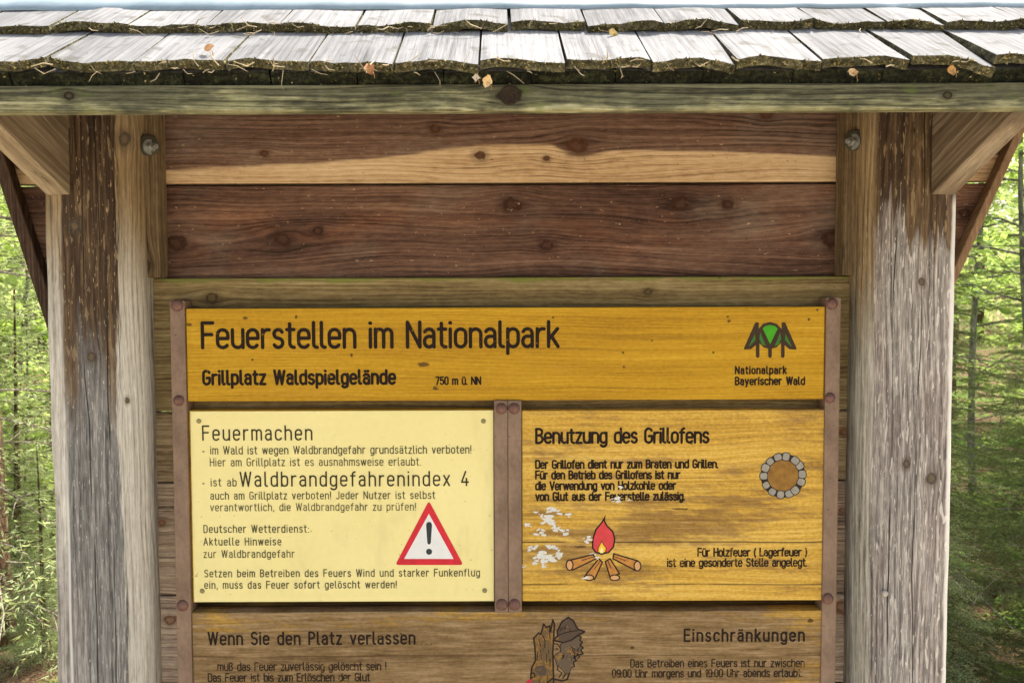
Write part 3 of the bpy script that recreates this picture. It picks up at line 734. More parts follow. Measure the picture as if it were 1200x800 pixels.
#PART3
# ------------------------------------------------------------------ signs
M_ink = None
def ink(nm, base, wear, seed):
    m = Mat(nm, .7, .2); x, y, z = m.xyz()
    n = m.noise(x * 40, z * 60, seed, 3, .6); k = m.noise(x * 260, z * 260, seed, 2)
    return m.out(m.mix(m.step(n * .6 + k * .4, 1.02 - wear, 1.25 - wear) * .8, base, lin(150, 112, 50)))
M_ink = ink('dark_brown_ink', lin(34, 22, 13), .32, 1.0)
M_inkworn = ink('worn_ink', lin(40, 27, 16), .42, 2.0)
M_cream = plain('notice_grey_ink', lin(70, 66, 40), .6, 0, .15, 200)
M_noticeink = plain('notice_dark_ink', lin(52, 44, 20), .6)
M_red = plain('warning_red', lin(205, 34, 50), .5); M_white = plain('white_paint', lin(226, 228, 226), .55, 0, .04); M_blk = plain('charcoal_paint', lin(40, 52, 54), .5)
M_lgreen = plain('bright_green_paint', lin(62, 158, 18), .6); M_dgreen = plain('deep_green_paint', lin(52, 112, 36), .6); M_outline = plain('outline_brown', lin(60, 44, 28), .75)

def sign(nm, x0, x1, z0, z1, label, cat): return empty(nm, ((x0 + x1) / 2, 0.0, z0), label, cat)
def glaze(nm, seed, wornness, joints=(), spots=(), worn_cols=None, off=(0, 0), grad=None):
    """yellow glaze over spruce boards, worn through in streaks; joints = heights of glue lines"""
    def extra(m, col, u, v0, v, g):
        x, y, z = m.xyz()
        n = m.noise(x * 3.2, z * 30, seed + 2, 4, .62); n2 = m.noise(x * 16, z * 130, seed + 3, 3, .6); n3 = m.noise(x * 5, z * 9, seed + 4, 3)
        diag = m.noise((x + z * 1.6) * 70, (z - x * .5) * 26, seed + 6, 2)
        a = n * .45 + n2 * .28 + n3 * .27 + (diag - .5) * .10
        if grad: a = a + grad(m, x, z)
        wn_ = m.ramp(n2 * .5 + g * .5, [(0.15, worn_cols[0]), (.5, worn_cols[1]), (.85, worn_cols[2])])
        col = m.mix(m.step(a, 1.0 - wornness, 1.28 - wornness) * .85, col, wn_)
        for hz, dark in joints:
            wob = (m.noise(x * 3, seed, 7, 3) - .5) * .004
            ln = m.op('ABSOLUTE', z - hz - wob)
            col = m.mix(m.step(ln, .0022, .0004) * dark * m.step(m.noise(x * 7, hz * 9, seed, 3), .15, .5), col, lin(66, 44, 18))
        for sx, sz, sr, sf in spots:
            du, dv = (x - sx) / (sr * sf), (z - sz) / sr
            d = m.op('SQRT', du * du + dv * dv) + (m.noise(x * 90, z * 160, seed + sx, 2) - .5) * .7
            col = m.mix(m.step(d, 1.0, .5) * .8, col, lin(62, 40, 16))
        return col
    return extra
YEL = (lin(138, 98, 10), lin(184, 140, 20), lin(212, 172, 46))

# header board
hx0, hz1 = at(217.5, 361.5, 0); hx1, hz0 = at(965.5, 467.5, 0)
H = sign('park_sign', hx0, hx1, hz0, hz1, 'long yellow header board with black routed title and a three tree emblem', 'sign')
def loc(o, px, py): a, b = at(px, py, 0); return a - o.location.x, b - o.location.z
spots = [loc(H, *q) + (r / 653, f) for q, r, f in (((222, 380), 2.5, 2), ((287, 373), 3, 1.5), ((347, 371), 3, .6), ((764, 399), 2, 1), ((730, 413), 2, 1), ((731, 430), 2, 1), ((853, 371), 2.5, 1), ((854, 376), 2, 1), ((836, 413), 2, 1), ((948, 374), 2, 1), ((958, 363), 2, 1), ((412, 416), 3, .7), ((648, 372), 2, 1.2), ((510, 455), 3, 1.6), ((296, 421), 2, 1), ((496, 427), 4, 2))]
hm = wood('glazed_board_golden', 'x', YEL, [], 21.0, 150, .01, 0, .6, glaze('h', 51, .42, (), spots, (lin(140, 96, 12), lin(176, 130, 24), lin(200, 156, 50))), .35, .7, spec=.25, late=(.006, .10), mott=(110, 160, .22))
MB().box(hx0, hx1, 0, .0305, hz0, hz1, .0018).build('board', hm, H, off=H.location)
I = Ink(0); I.par, I.mat = H, M_ink
def line(I, t, x0, x1, py, cap, w, jit=0.0):
    a, b = at(x0, py, 0); c, _ = at(x1, py, 0); L = Ink(I.y); L.text(t, a, c, b, cap / 653, w / 653, jit)
    L.build('text_line', I.mat, I.par, I.par.location)
line(I, 'Feuerstellen im Nationalpark', 235.5, 656, 407.3, 29, 4.2)
line(I, 'Grillplatz Waldspielgelände', 237, 464.5, 450, 15.5, 3.3, .0003)
line(I, '750 m ü. NN', 510, 564, 450.3, 8.6, 1.8)
line(I, 'Nationalpark', 861, 922, 437.6, 8.2, 1.8, .0002); line(I, 'Bayerischer Wald', 861, 943.5, 450.6, 8.6, 1.9, .0002)
E = Ink(0); K = 1018 / 140
g = lambda *p: [at(850 + a / K, 360 + b / K, 0) for a, b in p]
def garc(cx, cy, rx, ry, a0, a1): return [at(850 + a / K, 360 + (2 * cy - b) / K, 0) for a, b in arc(cx, cy, rx, ry, a0, a1, 12)]
LW = 4.0 / 653
for sgn in (1, -1):
    q = lambda *p: g(*[(a if sgn > 0 else 764 - a, b) for a, b in p])
    E.fill(q((284, 128), (258, 128), (160, 356), (215, 350), (284, 300)), 0)
    E.stroke(q((276, 138), (262, 138), (168, 350), (215, 346), (272, 300)), LW * .7, mat=0)
    E.stroke(q((275, 190), (275, 415)), LW * 1.05, mat=0)
    E.fill(q((258, 215), (198, 335), (222, 318), (262, 275)), 2); E.stroke(q((255, 205), (262, 280), (200, 342)), LW * .35, mat=0)
E.fill(garc(380, 240, 112, 116, 0, 360), 0); 
E.fill(g((318, 180), (340, 160), (380, 150), (420, 160), (446, 180), (381, 312)), 1)
for sgn in (1, -1):
    q = lambda *p: g(*[(a if sgn > 0 else 764 - a, b) for a, b in p])
    E.fill(q((297, 215), (290, 270), (312, 318), (345, 330)), 2)
E.stroke(g((380, 330), (380, 415)), LW * 1.05, mat=0)
E.build('emblem', [M_outline, M_lgreen, M_dgreen], H, H.location)

# pale yellow printed notice on its older board
nx0, nz1 = at(222, 482, 0); nx1, nz0 = at(579, 704.5, 0)
N = sign('fire_notice', nx0, nx1, nz0, nz1, 'pale yellow metal notice with red warning triangle and small printed lines', 'notice')
bm_ = wood('backing_yellow', 'x', YEL, [], 23.0, 150, .01, 0, .6)
MB().box(nx0 - .0035, nx1 + .0005, .0055, .0305, nz0 - .001, nz1 + .001, .001).build('backing_board', bm_, N, off=N.location)
def sheetmat():
    m = Mat('pale_yellow_sheet', .42, .4); x, y, z = m.xyz(); n = m.noise(x * 4, z * 4, 3, 2); k = m.noise(x * 90, z * 90, 3, 2)
    d = m.step(m.noise(x * 9, z * 3, 11, 4, .65), .62, 1.0); s_ = m.step(m.noise(x * 110, z * 110, 13, 2), .97, 1.05)
    c_ = m.mix(n * .7 + k * .3, lin(230, 217, 144), lin(239, 228, 160)); c_ = m.mix(d * .30, c_, lin(198, 184, 122))
    return m.out(m.mix(s_ * .6, c_, lin(140, 126, 78)))
MB().box(nx0, nx1, 0.0022, .0052, nz0, nz1, .0008, 2).build('sheet', sheetmat(), N, off=N.location)
I = Ink(.0022); I.par, I.mat = N, M_cream
for t, a, b, y, c, w_ in (('im Wald ist wegen Waldbrandgefahr grundsätzlich verboten!', 246, 552.5, 532, 9, 1.15), ('Hier am Grillplatz ist es ausnahmsweise erlaubt.', 245.5, 493.5, 546, 9, 1.05),
    ('ist ab', 246.5, 277, 569.5, 9, 1.15), ('auch am Grillplatz verboten! Jeder Nutzer ist selbst', 246, 510, 585, 8.6, 1.12), ('verantwortlich, die Waldbrandgefahr zu prüfen!', 246, 487.5, 598.6, 8.6, 1.0),
    ('Deutscher Wetterdienst:', 238, 362, 624, 8.6, 1.15), ('Aktuelle Hinweise', 238, 329.5, 638.8, 8.6, 1.15), ('zur Waldbrandgefahr', 238, 345, 653.3, 8.6, 1.05),
    ('Setzen beim Betreiben des Feuers Wind und starker Funkenflug', 239, 562.5, 676, 8.4, 1.15), ('ein, muss das Feuer sofort gelöscht werden!', 239, 465, 689.5, 8.4, 1.15), ('-', 236.5, 239.5, 532, 8, 1.2), ('-', 236.5, 239.5, 569.5, 8, 1.2)):
    line(I, t, a, b, y, c, w_)
I.mat = M_noticeink
line(I, 'Feuermachen', 236.5, 366, 515.6, 16.5, 1.9); line(I, 'Waldbrandgefahrenindex 4', 280.5, 549.5, 569.6, 16.5, 1.9)
T = Ink(.0022)
def tri(r, pts): # rounded triangle
    out = []; c = [Vector(at(*p, 0)) for p in pts]
    for i in range(3):
        a, b, d = c[i - 1], c[i], c[(i + 1) % 3]; u = (a - b).normalized(); v = (d - b).normalized()
        p0, p1 = b + u * r * 1.7, b + v * r * 1.7
        for k in range(6): t = k / 5; out.append(tuple(p0 * (1 - t) ** 2 + b * 2 * t * (1 - t) + p1 * t * t))
    return out
T.fill(tri(.004, ((502.5, 586.5), (463, 662), (543, 662))), 0)
T.fill(g2 := [at(*p, 0) for p in ((502.5, 602), (473.5, 654.8), (531.5, 654.8))], 1)
T.fill([at(*p, 0) for p in ((499.2, 615), (500.2, 612.3), (502.7, 611.2), (505.2, 612.3), (506.2, 615), (504.8, 636), (503.6, 637.8), (501.6, 637.8), (500.6, 636))], 2)
cx_, cz_ = at(502.7, 646.4, 0); T.fill([(cx_ + .0056 * math.cos(a), cz_ + .0056 * math.sin(a)) for a in np.linspace(0, 2 * math.pi, 20)[:-1]], 2)
T.build('warning_triangle', [M_red, M_white, M_blk], N, N.location)
for px, py in ((232.5, 493.5), (566.5, 493.5), (236.5, 692.5), (568, 692)):
    a, b = at(px, py, 0); MB().lathe((a, .0022, b), (0, -1, 0), [(.0046, 0), (.0042, .0010), (.0026, .0016), (0, .0017)], 12).build('screw', plain('screw_head', lin(140, 132, 88), .5, .4), N, True, N.location)

# board about the grill oven
gx0, gz1 = at(611.5, 481, 0); gx1, gz0 = at(963.5, 703, 0)
G = sign('grill_rules_sign', gx0, gx1, gz0, gz1, 'yellow board with routed campfire and stone ring and white scuffs', 'sign')
gl = lambda *q: loc(G, *q)
def ggrad(m, x, z):
    a, b = gl(700, 620)
    d = m.op('SQRT', (x - a) * (x - a) * 0.6 + (z - b) * (z - b) * 3.0)
    c, e = gl(830, 612); d2 = m.op('SQRT', (x - c) * (x - c) * 0.5 + (z - e) * (z - e) * 16.0)
    return m.step(d, .16, .04) * .18 + m.step(d2, .13, .02) * .26 - 0.04
gj = [(gl(700, 635)[1], .85), (gl(700, 684.5)[1], .7), (gl(700, 574)[1], .25)]
gs = [gl(*q) + (r / 653, f) for q, r, f in (((797, 596), 1.6, 8), ((790, 580), 2, 6), ((680, 640), 2, 5), ((810, 519), 2, 1.5))]
gm = wood('glazed_board_worn', 'x', (lin(158, 116, 36), lin(206, 165, 66), lin(232, 200, 112)), [], 25.0, 140, .012, 0, .62, glaze('g', 61, .58, gj, gs, (lin(84, 58, 24), lin(132, 98, 50), lin(176, 140, 84)), grad=ggrad), .45, .7, spec=.25, late=(.009, .10), mott=(150, 190, .36))
MB().box(gx0, gx1, 0, .0305, gz0, gz1, .0018).build('board', gm, G, off=G.location)
I = Ink(0); I.par, I.mat = G, M_ink
line(I, 'Benutzung des Grillofens', 627, 831.5, 518.7, 16.5, 3.0, .0002)
for t, a, b, y in (('Der Grillofen dient nur zum Braten und Grillen.', 627, 842, 548.4), ('Für den Betrieb des Grillofens ist nur', 627, 797.5, 560.8), ('die Verwendung von Holzkohle oder', 627, 792.5, 573.4), ('von Glut aus der Feuerstelle zulässig.', 627, 803, 586)):
    line(I, t, a, b, y, 9.2, 2.05, .0004)
I.mat = M_inkworn
line(I, 'Für Holzfeuer ( Lagerfeuer )', 817, 946, 651.2, 9.2, 1.9, .0004); line(I, 'ist eine gesonderte Stelle angelegt.', 781.5, 946, 663.3, 9.2, 1.75, .0004)
# stone ring
SR = Ink(0); cx_, cz_ = at(917.5, 557, 0); px_ = 1 / 653
rs = random.Random(5)
circ = lambda r, n=28, ex=1.0: [(cx_ + r * px_ * math.cos(2 * math.pi * k / n), cz_ + r * px_ * ex * math.sin(2 * math.pi * k / n)) for k in range(n)]
SR.fill(circ(26.5), 0); SR.fill(circ(18.5), 2)
for k in range(14):
    a = 2 * math.pi * (k + .5 * rs.random() * .5) / 14; c = (cx_ + 22.8 * px_ * math.cos(a), cz_ + 22.8 * px_ * math.sin(a)); ra, rb = rs.uniform(4.2, 5.0) * px_, rs.uniform(4.3, 5.2) * px_
    pts = []
    for i in range(12):
        t = 2 * math.pi * i / 12; e = .62
        u_ = ra * math.copysign(abs(math.cos(t)) ** e, math.cos(t)); v_ = rb * math.copysign(abs(math.sin(t)) ** e, math.sin(t))
        pts.append((c[0] + u_ * math.cos(a) - v_ * math.sin(a), c[1] + u_ * math.sin(a) + v_ * math.cos(a)))
    SR.fill(pts, 1); SR.stroke(pts + [pts[0]], .95 * px_, True, 0)
SR.build('stone_ring', [plain('ring_outline', lin(46, 38, 30), .8), plain('ring_stone_grey', lin(150, 146, 134), .8, 0, .18, 120), plain('ring_ember_brown', lin(142, 104, 46), .8, 0, .3, 60)], G, G.location)
# campfire
KF = 1200 / 200
c6 = lambda *p: [at(600 + a / KF, 590 + b / KF, 0) for a, b in p]
FL = Ink(0)
fl = c6((655, 85), (634, 128), (590, 180), (568, 250), (566, 310), (590, 340), (630, 352), (680, 340), (714, 300), (722, 245), (708, 195), (668, 155), (648, 118))
FL.fill(fl, 0); FL.stroke(fl + [fl[0]], 1.8 * px_, True, 3)
fy = c6((632, 262), (606, 310), (604, 338), (630, 348), (658, 338), (662, 310), (642, 285)); FL.fill(fy, 1); FL.stroke(fy + [fy[0]], .8 * px_, True, 3)
FL.fill(c6((630, 300), (616, 325), (620, 345), (642, 345), (642, 322)), 2)
FL.build('flame', [plain('flame_red', lin(206, 66, 70), .7, 0, .1), plain('flame_yellow', lin(232, 186, 44), .7), plain('flame_pale', lin(238, 216, 150), .7), plain('fire_outline', lin(34, 24, 18), .8)], G, G.location)
M_log = [plain('log_amber', lin(186, 130, 62), .8, 0, .25, 90), plain('log_bark_line', lin(48, 32, 22), .8), plain('log_end_pale', lin(206, 160, 110), .8)]
for body, end in ((((570, 355), (590, 385), (425, 465), (390, 400)), (405, 430, 24, 36)), (((610, 385), (635, 410), (580, 530), (520, 495)), (540, 518, 34, 20)), (((655, 405), (690, 385), (755, 490), (690, 515)), (722, 518, 34, 20)), (((715, 350), (710, 385), (865, 465), (885, 400)), (882, 436, 24, 34))):
    L = Ink(0); L.k = rs.randrange(3, 9); q = c6(*body); L.fill(q, 0); L.stroke(q + [q[0]], 1.7 * px_, True, 1)
    a, b = c6(((body[0][0] + body[1][0]) / 2, (body[0][1] + body[1][1]) / 2))[0], c6((end[0], end[1]))[0]
    L.stroke([a, ((a[0] + b[0]) / 2, (a[1] + b[1]) / 2 + .001)], .9 * px_, mat=1)
    ep = c6(*[(end[0] + end[2] * math.cos(t), end[1] + end[3] * math.sin(t)) for t in np.linspace(0, 2 * math.pi, 14)[:-1]]); L.fill(ep, 2); L.stroke(ep + [ep[0]], 1.5 * px_, True, 1)
    L.build('firewood', M_log, G, G.location)
# white scuffs
rs = random.Random(12); M_scuff = plain('scuff_white', lin(214, 214, 206), .8, 0, .12, 300); ks = 0
for px, py, r in ((618.5, 614, 4), (632, 623, 5), (629, 600, 3), (640, 606, 5), (649, 597, 5), (655, 602, 3), (646, 612, 4), (637, 609, 4), (652, 619, 4), (661, 623, 4), (664, 604, 3), (625, 641, 4), (632, 650, 6), (640, 655, 5), (648, 652, 6), (655, 651, 4), (645, 641, 4), (652, 643, 3), (627, 658, 4), (639, 663, 3), (621, 645, 3), (689, 634, 3.5), (692, 629, 3), (686, 631, 2.5), (687, 676, 3), (700, 654, 2.5), (694, 650, 3), (643, 599, 3), (634, 604, 3), (612.5, 663, 2), (730, 571, 3), (726, 585, 3.5), (718, 586, 2.5), (737, 585, 2)):
    WS = Ink(0); ks += 3; WS.k = ks
    for q in range(6 if r > 3 else 3):
        cx0, cz0 = at(px + rs.uniform(-r, r), py + rs.uniform(-r, r) * .7, 0); rr = r * px_ * rs.uniform(.2, .75); st = rs.uniform(.4, 1.5); ro = rs.uniform(-.5, .5)
        pts = []
        for i in range(9):
            t = 2 * math.pi * i / 9; k = rr * rs.uniform(.5, 1.25); u_, v_ = k * math.cos(t) * (1.2 + st * .4), k * math.sin(t) * .75
            pts.append((cx0 + u_ * math.cos(ro) - v_ * math.sin(ro), cz0 + u_ * math.sin(ro) + v_ * math.cos(ro)))
        WS.fill(pts, 0)
    WS.build('white_scuff', M_scuff, G, G.location)

# lower weathered board
bx0, bz1 = at(224.5, 717.5, 0); bx1, bz0 = at(961.5, 935, 0)
B = sign('closing_rules_sign', bx0, bx1, bz0, bz1, 'weathered brown grey board with faded lettering and a carved bearded figure', 'sign')
bl = lambda *q: loc(B, *q)
def bgrad(m, x, z):
    _, e = bl(600, 728); k = m.step(z, e - .035, e + .006); xr, _ = bl(880, 760)
    return .10 - k * .20 - m.step(x, xr, xr + .12) * .22
bj = [(bl(0, 770)[1], .6), (bl(0, 840)[1], .6)]
bs = [bl(*q) + (r / 653, f) for q, r, f in (((741, 758), 2.5, 1.4), ((950, 727), 3, 1.5), ((470, 742), 2, 1))]
bmz = wood('glazed_board_weathered', 'x', (lin(128, 92, 30), lin(172, 134, 56), lin(206, 170, 92)), [], 27.0, 130, .012, 0, .75, glaze('b', 71, .86, bj, bs, (lin(82, 64, 42), lin(126, 104, 76), lin(166, 144, 112)), grad=bgrad), .6, .9, late=(.008, .16), mott=(110, 170, .36))
MB().box(bx0, bx1, 0, .0305, bz0, bz1, .0018).build('board', bmz, B, off=B.location)
I = Ink(0); I.par, I.mat = B, M_ink
line(I, 'Wenn Sie den Platz verlassen', 243.5, 487, 754.5, 14.3, 2.3); line(I, '. . .', 493, 506, 754.5, 10, 1.2)
line(I, 'Einschränkungen', 801, 943, 750.6, 14, 2.4)
I.mat = M_inkworn
line(I, '...muß das Feuer zuverlässig gelöscht sein !', 249, 453, 785, 9.4, 1.35, .0002); line(I, 'Das Feuer ist bis zum Erlöschen der Glut', 243.5, 434, 797.8, 9.4, 1.45, .0002)
line(I, 'Das Betreiben eines Feuers ist nur zwischen', 738.5, 943, 781, 9, 1.4, .0002); line(I, '09:00 Uhr morgens und 19:00 Uhr abends erlaubt.', 717, 940.5, 792.8, 9, 1.45, .0002)
CV = Ink(0); KC = 1067 / 120
c9 = lambda *p: [at(600 + a / KC, 710 + b / KC, 0) for a, b in p]
stump = c9((150, 960), (190, 800), (205, 640), (245, 560), (240, 430), (225, 330), (278, 275), (300, 290), (330, 182), (358, 220), (392, 200), (402, 262), (424, 140), (442, 180), (436, 300), (425, 480), (432, 720), (440, 960))
CV.fill(stump, 1); CV.stroke(stump, 1.9 * px_, mat=0)
CV.stroke(c9((320, 300), (345, 360), (340, 430)), 1.1 * px_, mat=0); CV.stroke(c9((390, 240), (395, 330)), 1.1 * px_, mat=0); CV.stroke(c9((280, 340), (300, 420)), 1.0 * px_, mat=0)
beard = c9((540, 375), (620, 350), (690, 300), (722, 320), (705, 350), (735, 372), (708, 400), (742, 430), (716, 452), (742, 492), (690, 505), (640, 530), (672, 560), (640, 580), (650, 625), (610, 640), (600, 685), (560, 700), (520, 650), (470, 600), (440, 520), (455, 500), (510, 470), (505, 400))
CV.fill(beard, 2); CV.stroke(beard, 1.6 * px_, True, 0)
CV.stroke(c9((440, 530), (480, 620), (470, 660), (520, 690), (490, 740)), 1.2 * px_, mat=0); CV.stroke(c9((460, 520), (520, 580), (575, 608), (605, 545), (640, 540)), 1.5 * px_, mat=0)
face_ = c9((440, 385), (478, 395), (505, 440), (500, 490), (455, 495), (438, 440)); CV.stroke(face_[:4], 1.1 * px_, mat=0); CV.stroke(c9((455, 455), (470, 430), (482, 452)), .9 * px_, mat=0)
hat = c9((428, 352), (478, 302), (470, 262), (500, 200), (520, 158), (588, 114), (640, 150), (668, 205), (690, 240), (758, 262), (745, 272), (690, 296), (620, 350), (540, 378))
CV.fill(hat, 4); CV.stroke(hat, 1.9 * px_, True, 0); CV.stroke(c9((478, 302), (560, 270), (680, 250)), 1.2 * px_, mat=0); CV.stroke(c9((545, 230), (560, 200)), 1.0 * px_, mat=0)
CV.stroke(c9((600, 685), (575, 760), (520, 775), (420, 750), (360, 800)), 1.8 * px_, mat=0); CV.stroke(c9((560, 700), (530, 745)), 1.4 * px_, mat=0)
boot = c9((250, 620), (330, 610), (365, 650), (350, 720), (280, 720), (235, 660)); CV.fill(boot, 4)
redf = c9((135, 830), (150, 780), (185, 755), (215, 765), (190, 800), (180, 850)); CV.fill(redf, 5); CV.stroke(c9((190, 700), (230, 690), (240, 730), (200, 740)), 1.3 * px_, mat=0)
for k in range(26):     # hatching of the beard and the hat brim
    a = rs.uniform(0, 1); bx, by = 520 + 190 * a, 385 + 190 * rs.random() * (1 - a * .3); d = rs.uniform(-.6, 1.2)
    CV.stroke(c9((bx, by), (bx + 14, by + 12 + 10 * d), (bx + 20 * d, by + 40)), rs.uniform(.6, 1.1) * px_, mat=0)
for k in range(9):
    bx, by = rs.uniform(500, 660), rs.uniform(150, 310); CV.stroke(c9((bx, by), (bx + rs.uniform(-15, 15), by + 30)), .8 * px_, mat=0)
for k in range(8):
    bx, by = rs.uniform(250, 410), rs.uniform(380, 780); CV.stroke(c9((bx, by), (bx + rs.uniform(-8, 8), by + rs.uniform(40, 100))), rs.uniform(.6, 1.0) * px_, mat=0)
CV.build('carved_figure', [plain('carving_groove', lin(40, 28, 20), .85), ink('carving_tan', lin(104, 84, 56), .55, 3.5), ink('carving_grey', lin(98, 84, 68), .45, 4.5), plain('carving_pale', lin(196, 176, 148), .85), ink('carving_taupe', lin(84, 70, 58), .42, 5.5), plain('carving_red', lin(190, 50, 66), .8)], B, B.location)

# steel rails with domed bolts that clamp the boards
def rail(x0, x1, z0, z1, bolts, label, grp='brown steel rails that clamp the sign boards'):
    o = empty('mounting_rail', ((x0 + x1) / 2, 0, z0), label, 'rail', grp)
    MB().box(x0, x1, -.0035, YL - .0008, z0, z1, .0014).build('bar', M_railmetal, o, off=o.location)
    for px, py, r in bolts:
        a, b = at(px, py, -.0035); a = min(max(a, x0 + .0085), x1 - .0085)
        r = r / 655
        MB().lathe((a, -.0034, b), (0, -1, 0), [(r, 0), (r * .97, .0012), (r * .85, .0032), (r * .6, .0050), (r * .3, .0059), (0, .0062)], 20).build('bolt', M_bolt, o, True, o.location)
rl0, rl1 = at(205, 530, -.0035)[0], at(220.8, 530, -.0035)[0]
rl0 = hx0 - .0008 - .0265; rl1 = hx0 - .0008
zend = at(600, 935, 0)[1]
rail(rl0, rl1, zend, zz(351, 0), ((207.5, 357.5, 7.5), (209.5, 469, 6.5), (214, 709, 7)), 'steel rail clamping the left ends of all the boards')
rr0 = hx1 + .0008
rail(rr0, rr0 + .0262, zend, zz(350, 0), ((975, 356, 7), (972.5, 466, 6.5), (970, 701, 7)), 'steel rail clamping the right ends of all the boards')
zc1, zc0 = zz(468.3, 0) , zz(717, 0)
cm = at(595.3, 590, 0)[0]
rail(nx1 + .0012, cm - .0003, zc0, zc1 - .0008, ((587.5, 478.5, 6.8), (588, 708, 7.2)), 'short centre rail along the pale yellow notice')
rail(cm + .0003, gx0 - .0008, zc0, zc1 - .0008, ((602.5, 478.5, 6.8), (603, 708, 7.2)), 'short centre rail along the campfire board')
#PART4
# ------------------------------------------------------------------ litter on the shingle edges
def litter():
    b = MB(); rs = random.Random(33)
    for k in range(95):
        x = rs.triangular(-.72, .75, -.4); low = rs.random() < .55
        y0, z0 = (YE - .003, ZE - .012) if low else (YE2 - .004, at(600, 28, YE2)[1] - .012)
        p = Vector((x, y0 - rs.uniform(-.004, .008), z0 + rs.uniform(-.004, .010))); d = Vector((rs.uniform(-1, 1), rs.uniform(-.4, .1), rs.uniform(-.45, .35))).normalized(); L = rs.uniform(.008, .03)
        c = Vector((rs.uniform(-.3, .3), rs.uniform(-.3, .1), rs.uniform(-.5, .3))) * L
        r = rs.uniform(.0004, .0009)
        b.tube([p, p + d * L * .5 + c * .5, p + d * L], [r, r, r * .5], 4)
    o = b.build('dry_fibres', plain('dry_fibre', lin(168, 154, 124), .9, 0, .35, 60)); o['kind'] = 'stuff'
litter()
def dry_leaf(px, py, Y, size, col, label, hang=0.0, seed=1):
    x, z = at(px, py, Y); rs = random.Random(seed); o = empty('dry_leaf', (x, Y, z), label, 'leaf', 'dry leaves caught on the roof edge')
    V, F = [], []; n = 6; ro = rs.uniform(-.6, .6)
    for i in range(n + 1):
        t = i / n; wd = size * .42 * math.sin(math.pi * min(1, t * .92 + .06)) * rs.uniform(.7, 1.15)
        for k in (-1, -.4, .3, 1):
            u, v = (t - .5) * size, k * wd
            cu = size * .35 * (k * k) * .6 + size * .25 * math.sin(t * 3 + seed)
            X_, Z_ = (u, v) if not hang else (v, -u)
            V.append((X_ * math.cos(ro) - Z_ * math.sin(ro), -cu - rs.uniform(0, .0015), X_ * math.sin(ro) + Z_ * math.cos(ro)))
    for i in range(n):
        for k in range(3): F.append((i * 4 + k, i * 4 + k + 1, i * 4 + k + 5, i * 4 + k + 4))
    raw('blade', V, F, plain('leaf_%d' % seed, col, .8, 0, .3, 200), o, True)
    MB().tube([(0, -.001, (-.5 if not hang else .5) * size * .0), (size * .3, -.004, -size * .35), (size * .35, -.003, -size * .7)], [.0006, .0005, .0004], 5).build('stalk', plain('leaf_stalk', lin(150, 116, 74), .8), o)
dry_leaf(571, 96, -.378, .017, lin(222, 196, 146), 'pale crumpled leaf dangling in front of the fascia knot', 1, 3)
dry_leaf(558, 92, -.380, .012, lin(206, 188, 160), 'whitish curled leaf strip dangling left of the pale crumpled leaf', 1, 11)
dry_leaf(246, 57, -.345, .016, lin(206, 168, 126), 'small peach coloured leaf lying flat on a lower shingle', 0, 5)
dry_leaf(434, 82, -.382, .017, lin(178, 128, 88), 'narrow rust coloured leaf hanging from the lower course', 1, 6)
dry_leaf(719, 40, -.262, .015, lin(222, 198, 132), 'creamy yellow leaf stuck under the upper course', 0, 8)
dry_leaf(999, 85, -.380, .014, lin(196, 170, 128), 'tan leaf scrap clinging under the lower course beside the warped shingle', 0, 9)
dry_leaf(1115, 83, -.384, .014, lin(196, 152, 92), 'ochre leaf scrap wedged under the warped shingle', 1, 10)

# ------------------------------------------------------------------ forest
def leafmat(nm, c0, c1, c2, tr=.4, sc=3.0, rough=.55):
    m = Mat(nm, rough, .3); x, y, z = m.xyz()
    n = m.noise(x * sc, y * sc, z * sc, 2); n2 = m.noise(x * 23, y * 23, z * 23, 2)
    col = m.ramp(n * .55 + n2 * .45, [(.15, c0), (.5, c1), (.9, c2)])
    m.put(m.b.inputs['Base Color'], col)
    t = m.n.new('ShaderNodeBsdfTranslucent'); m.put(t.inputs[0], m.mix(.5, col, lin(206, 224, 128)))
    mx = m.n.new('ShaderNodeMixShader'); mx.inputs[0].default_value = tr
    m.l.new(m.b.outputs[0], mx.inputs[1]); m.l.new(t.outputs[0], mx.inputs[2])
    m.l.new(mx.outputs[0], m.n['Material Output'].inputs['Surface'])
    return m.mat
def barkmat(nm, a, b, c):
    m = Mat(nm, .9, .1); x, y, z = m.xyz()
    n = m.noise(x * 30, y * 30, z * 9, 4, .65); n2 = m.noise(x * 110, y * 110, z * 40, 3)
    m.bump(n + n2 * .5, 1.0, .012)
    return m.out(m.ramp(n * .6 + n2 * .4, [(.15, a), (.5, b), (.88, c)]))
M_bark = barkmat('spruce_bark', lin(48, 36, 28), lin(96, 76, 60), lin(146, 126, 106))
M_twig = barkmat('grey_dead_twig', lin(92, 84, 74), lin(146, 136, 122), lin(186, 178, 164))
M_bbark = barkmat('beech_bark', lin(70, 70, 62), lin(118, 116, 104), lin(164, 162, 150))
M_ndark = leafmat('spruce_needles_dark', lin(18, 38, 18), lin(40, 70, 32), lin(84, 118, 54), .38)
M_nmid = leafmat('spruce_needles_mid', lin(84, 114, 66), lin(128, 158, 96), lin(176, 196, 130), .5)
M_npale = leafmat('spruce_needles_pale', lin(122, 142, 98), lin(168, 186, 136), lin(206, 216, 172), .5)
M_beech = leafmat('beech_leaves', lin(136, 168, 74), lin(184, 212, 110), lin(222, 234, 160), .65)
M_beechd = leafmat('beech_leaves_deep', lin(40, 76, 20), lin(80, 124, 34), lin(140, 176, 64), .45)

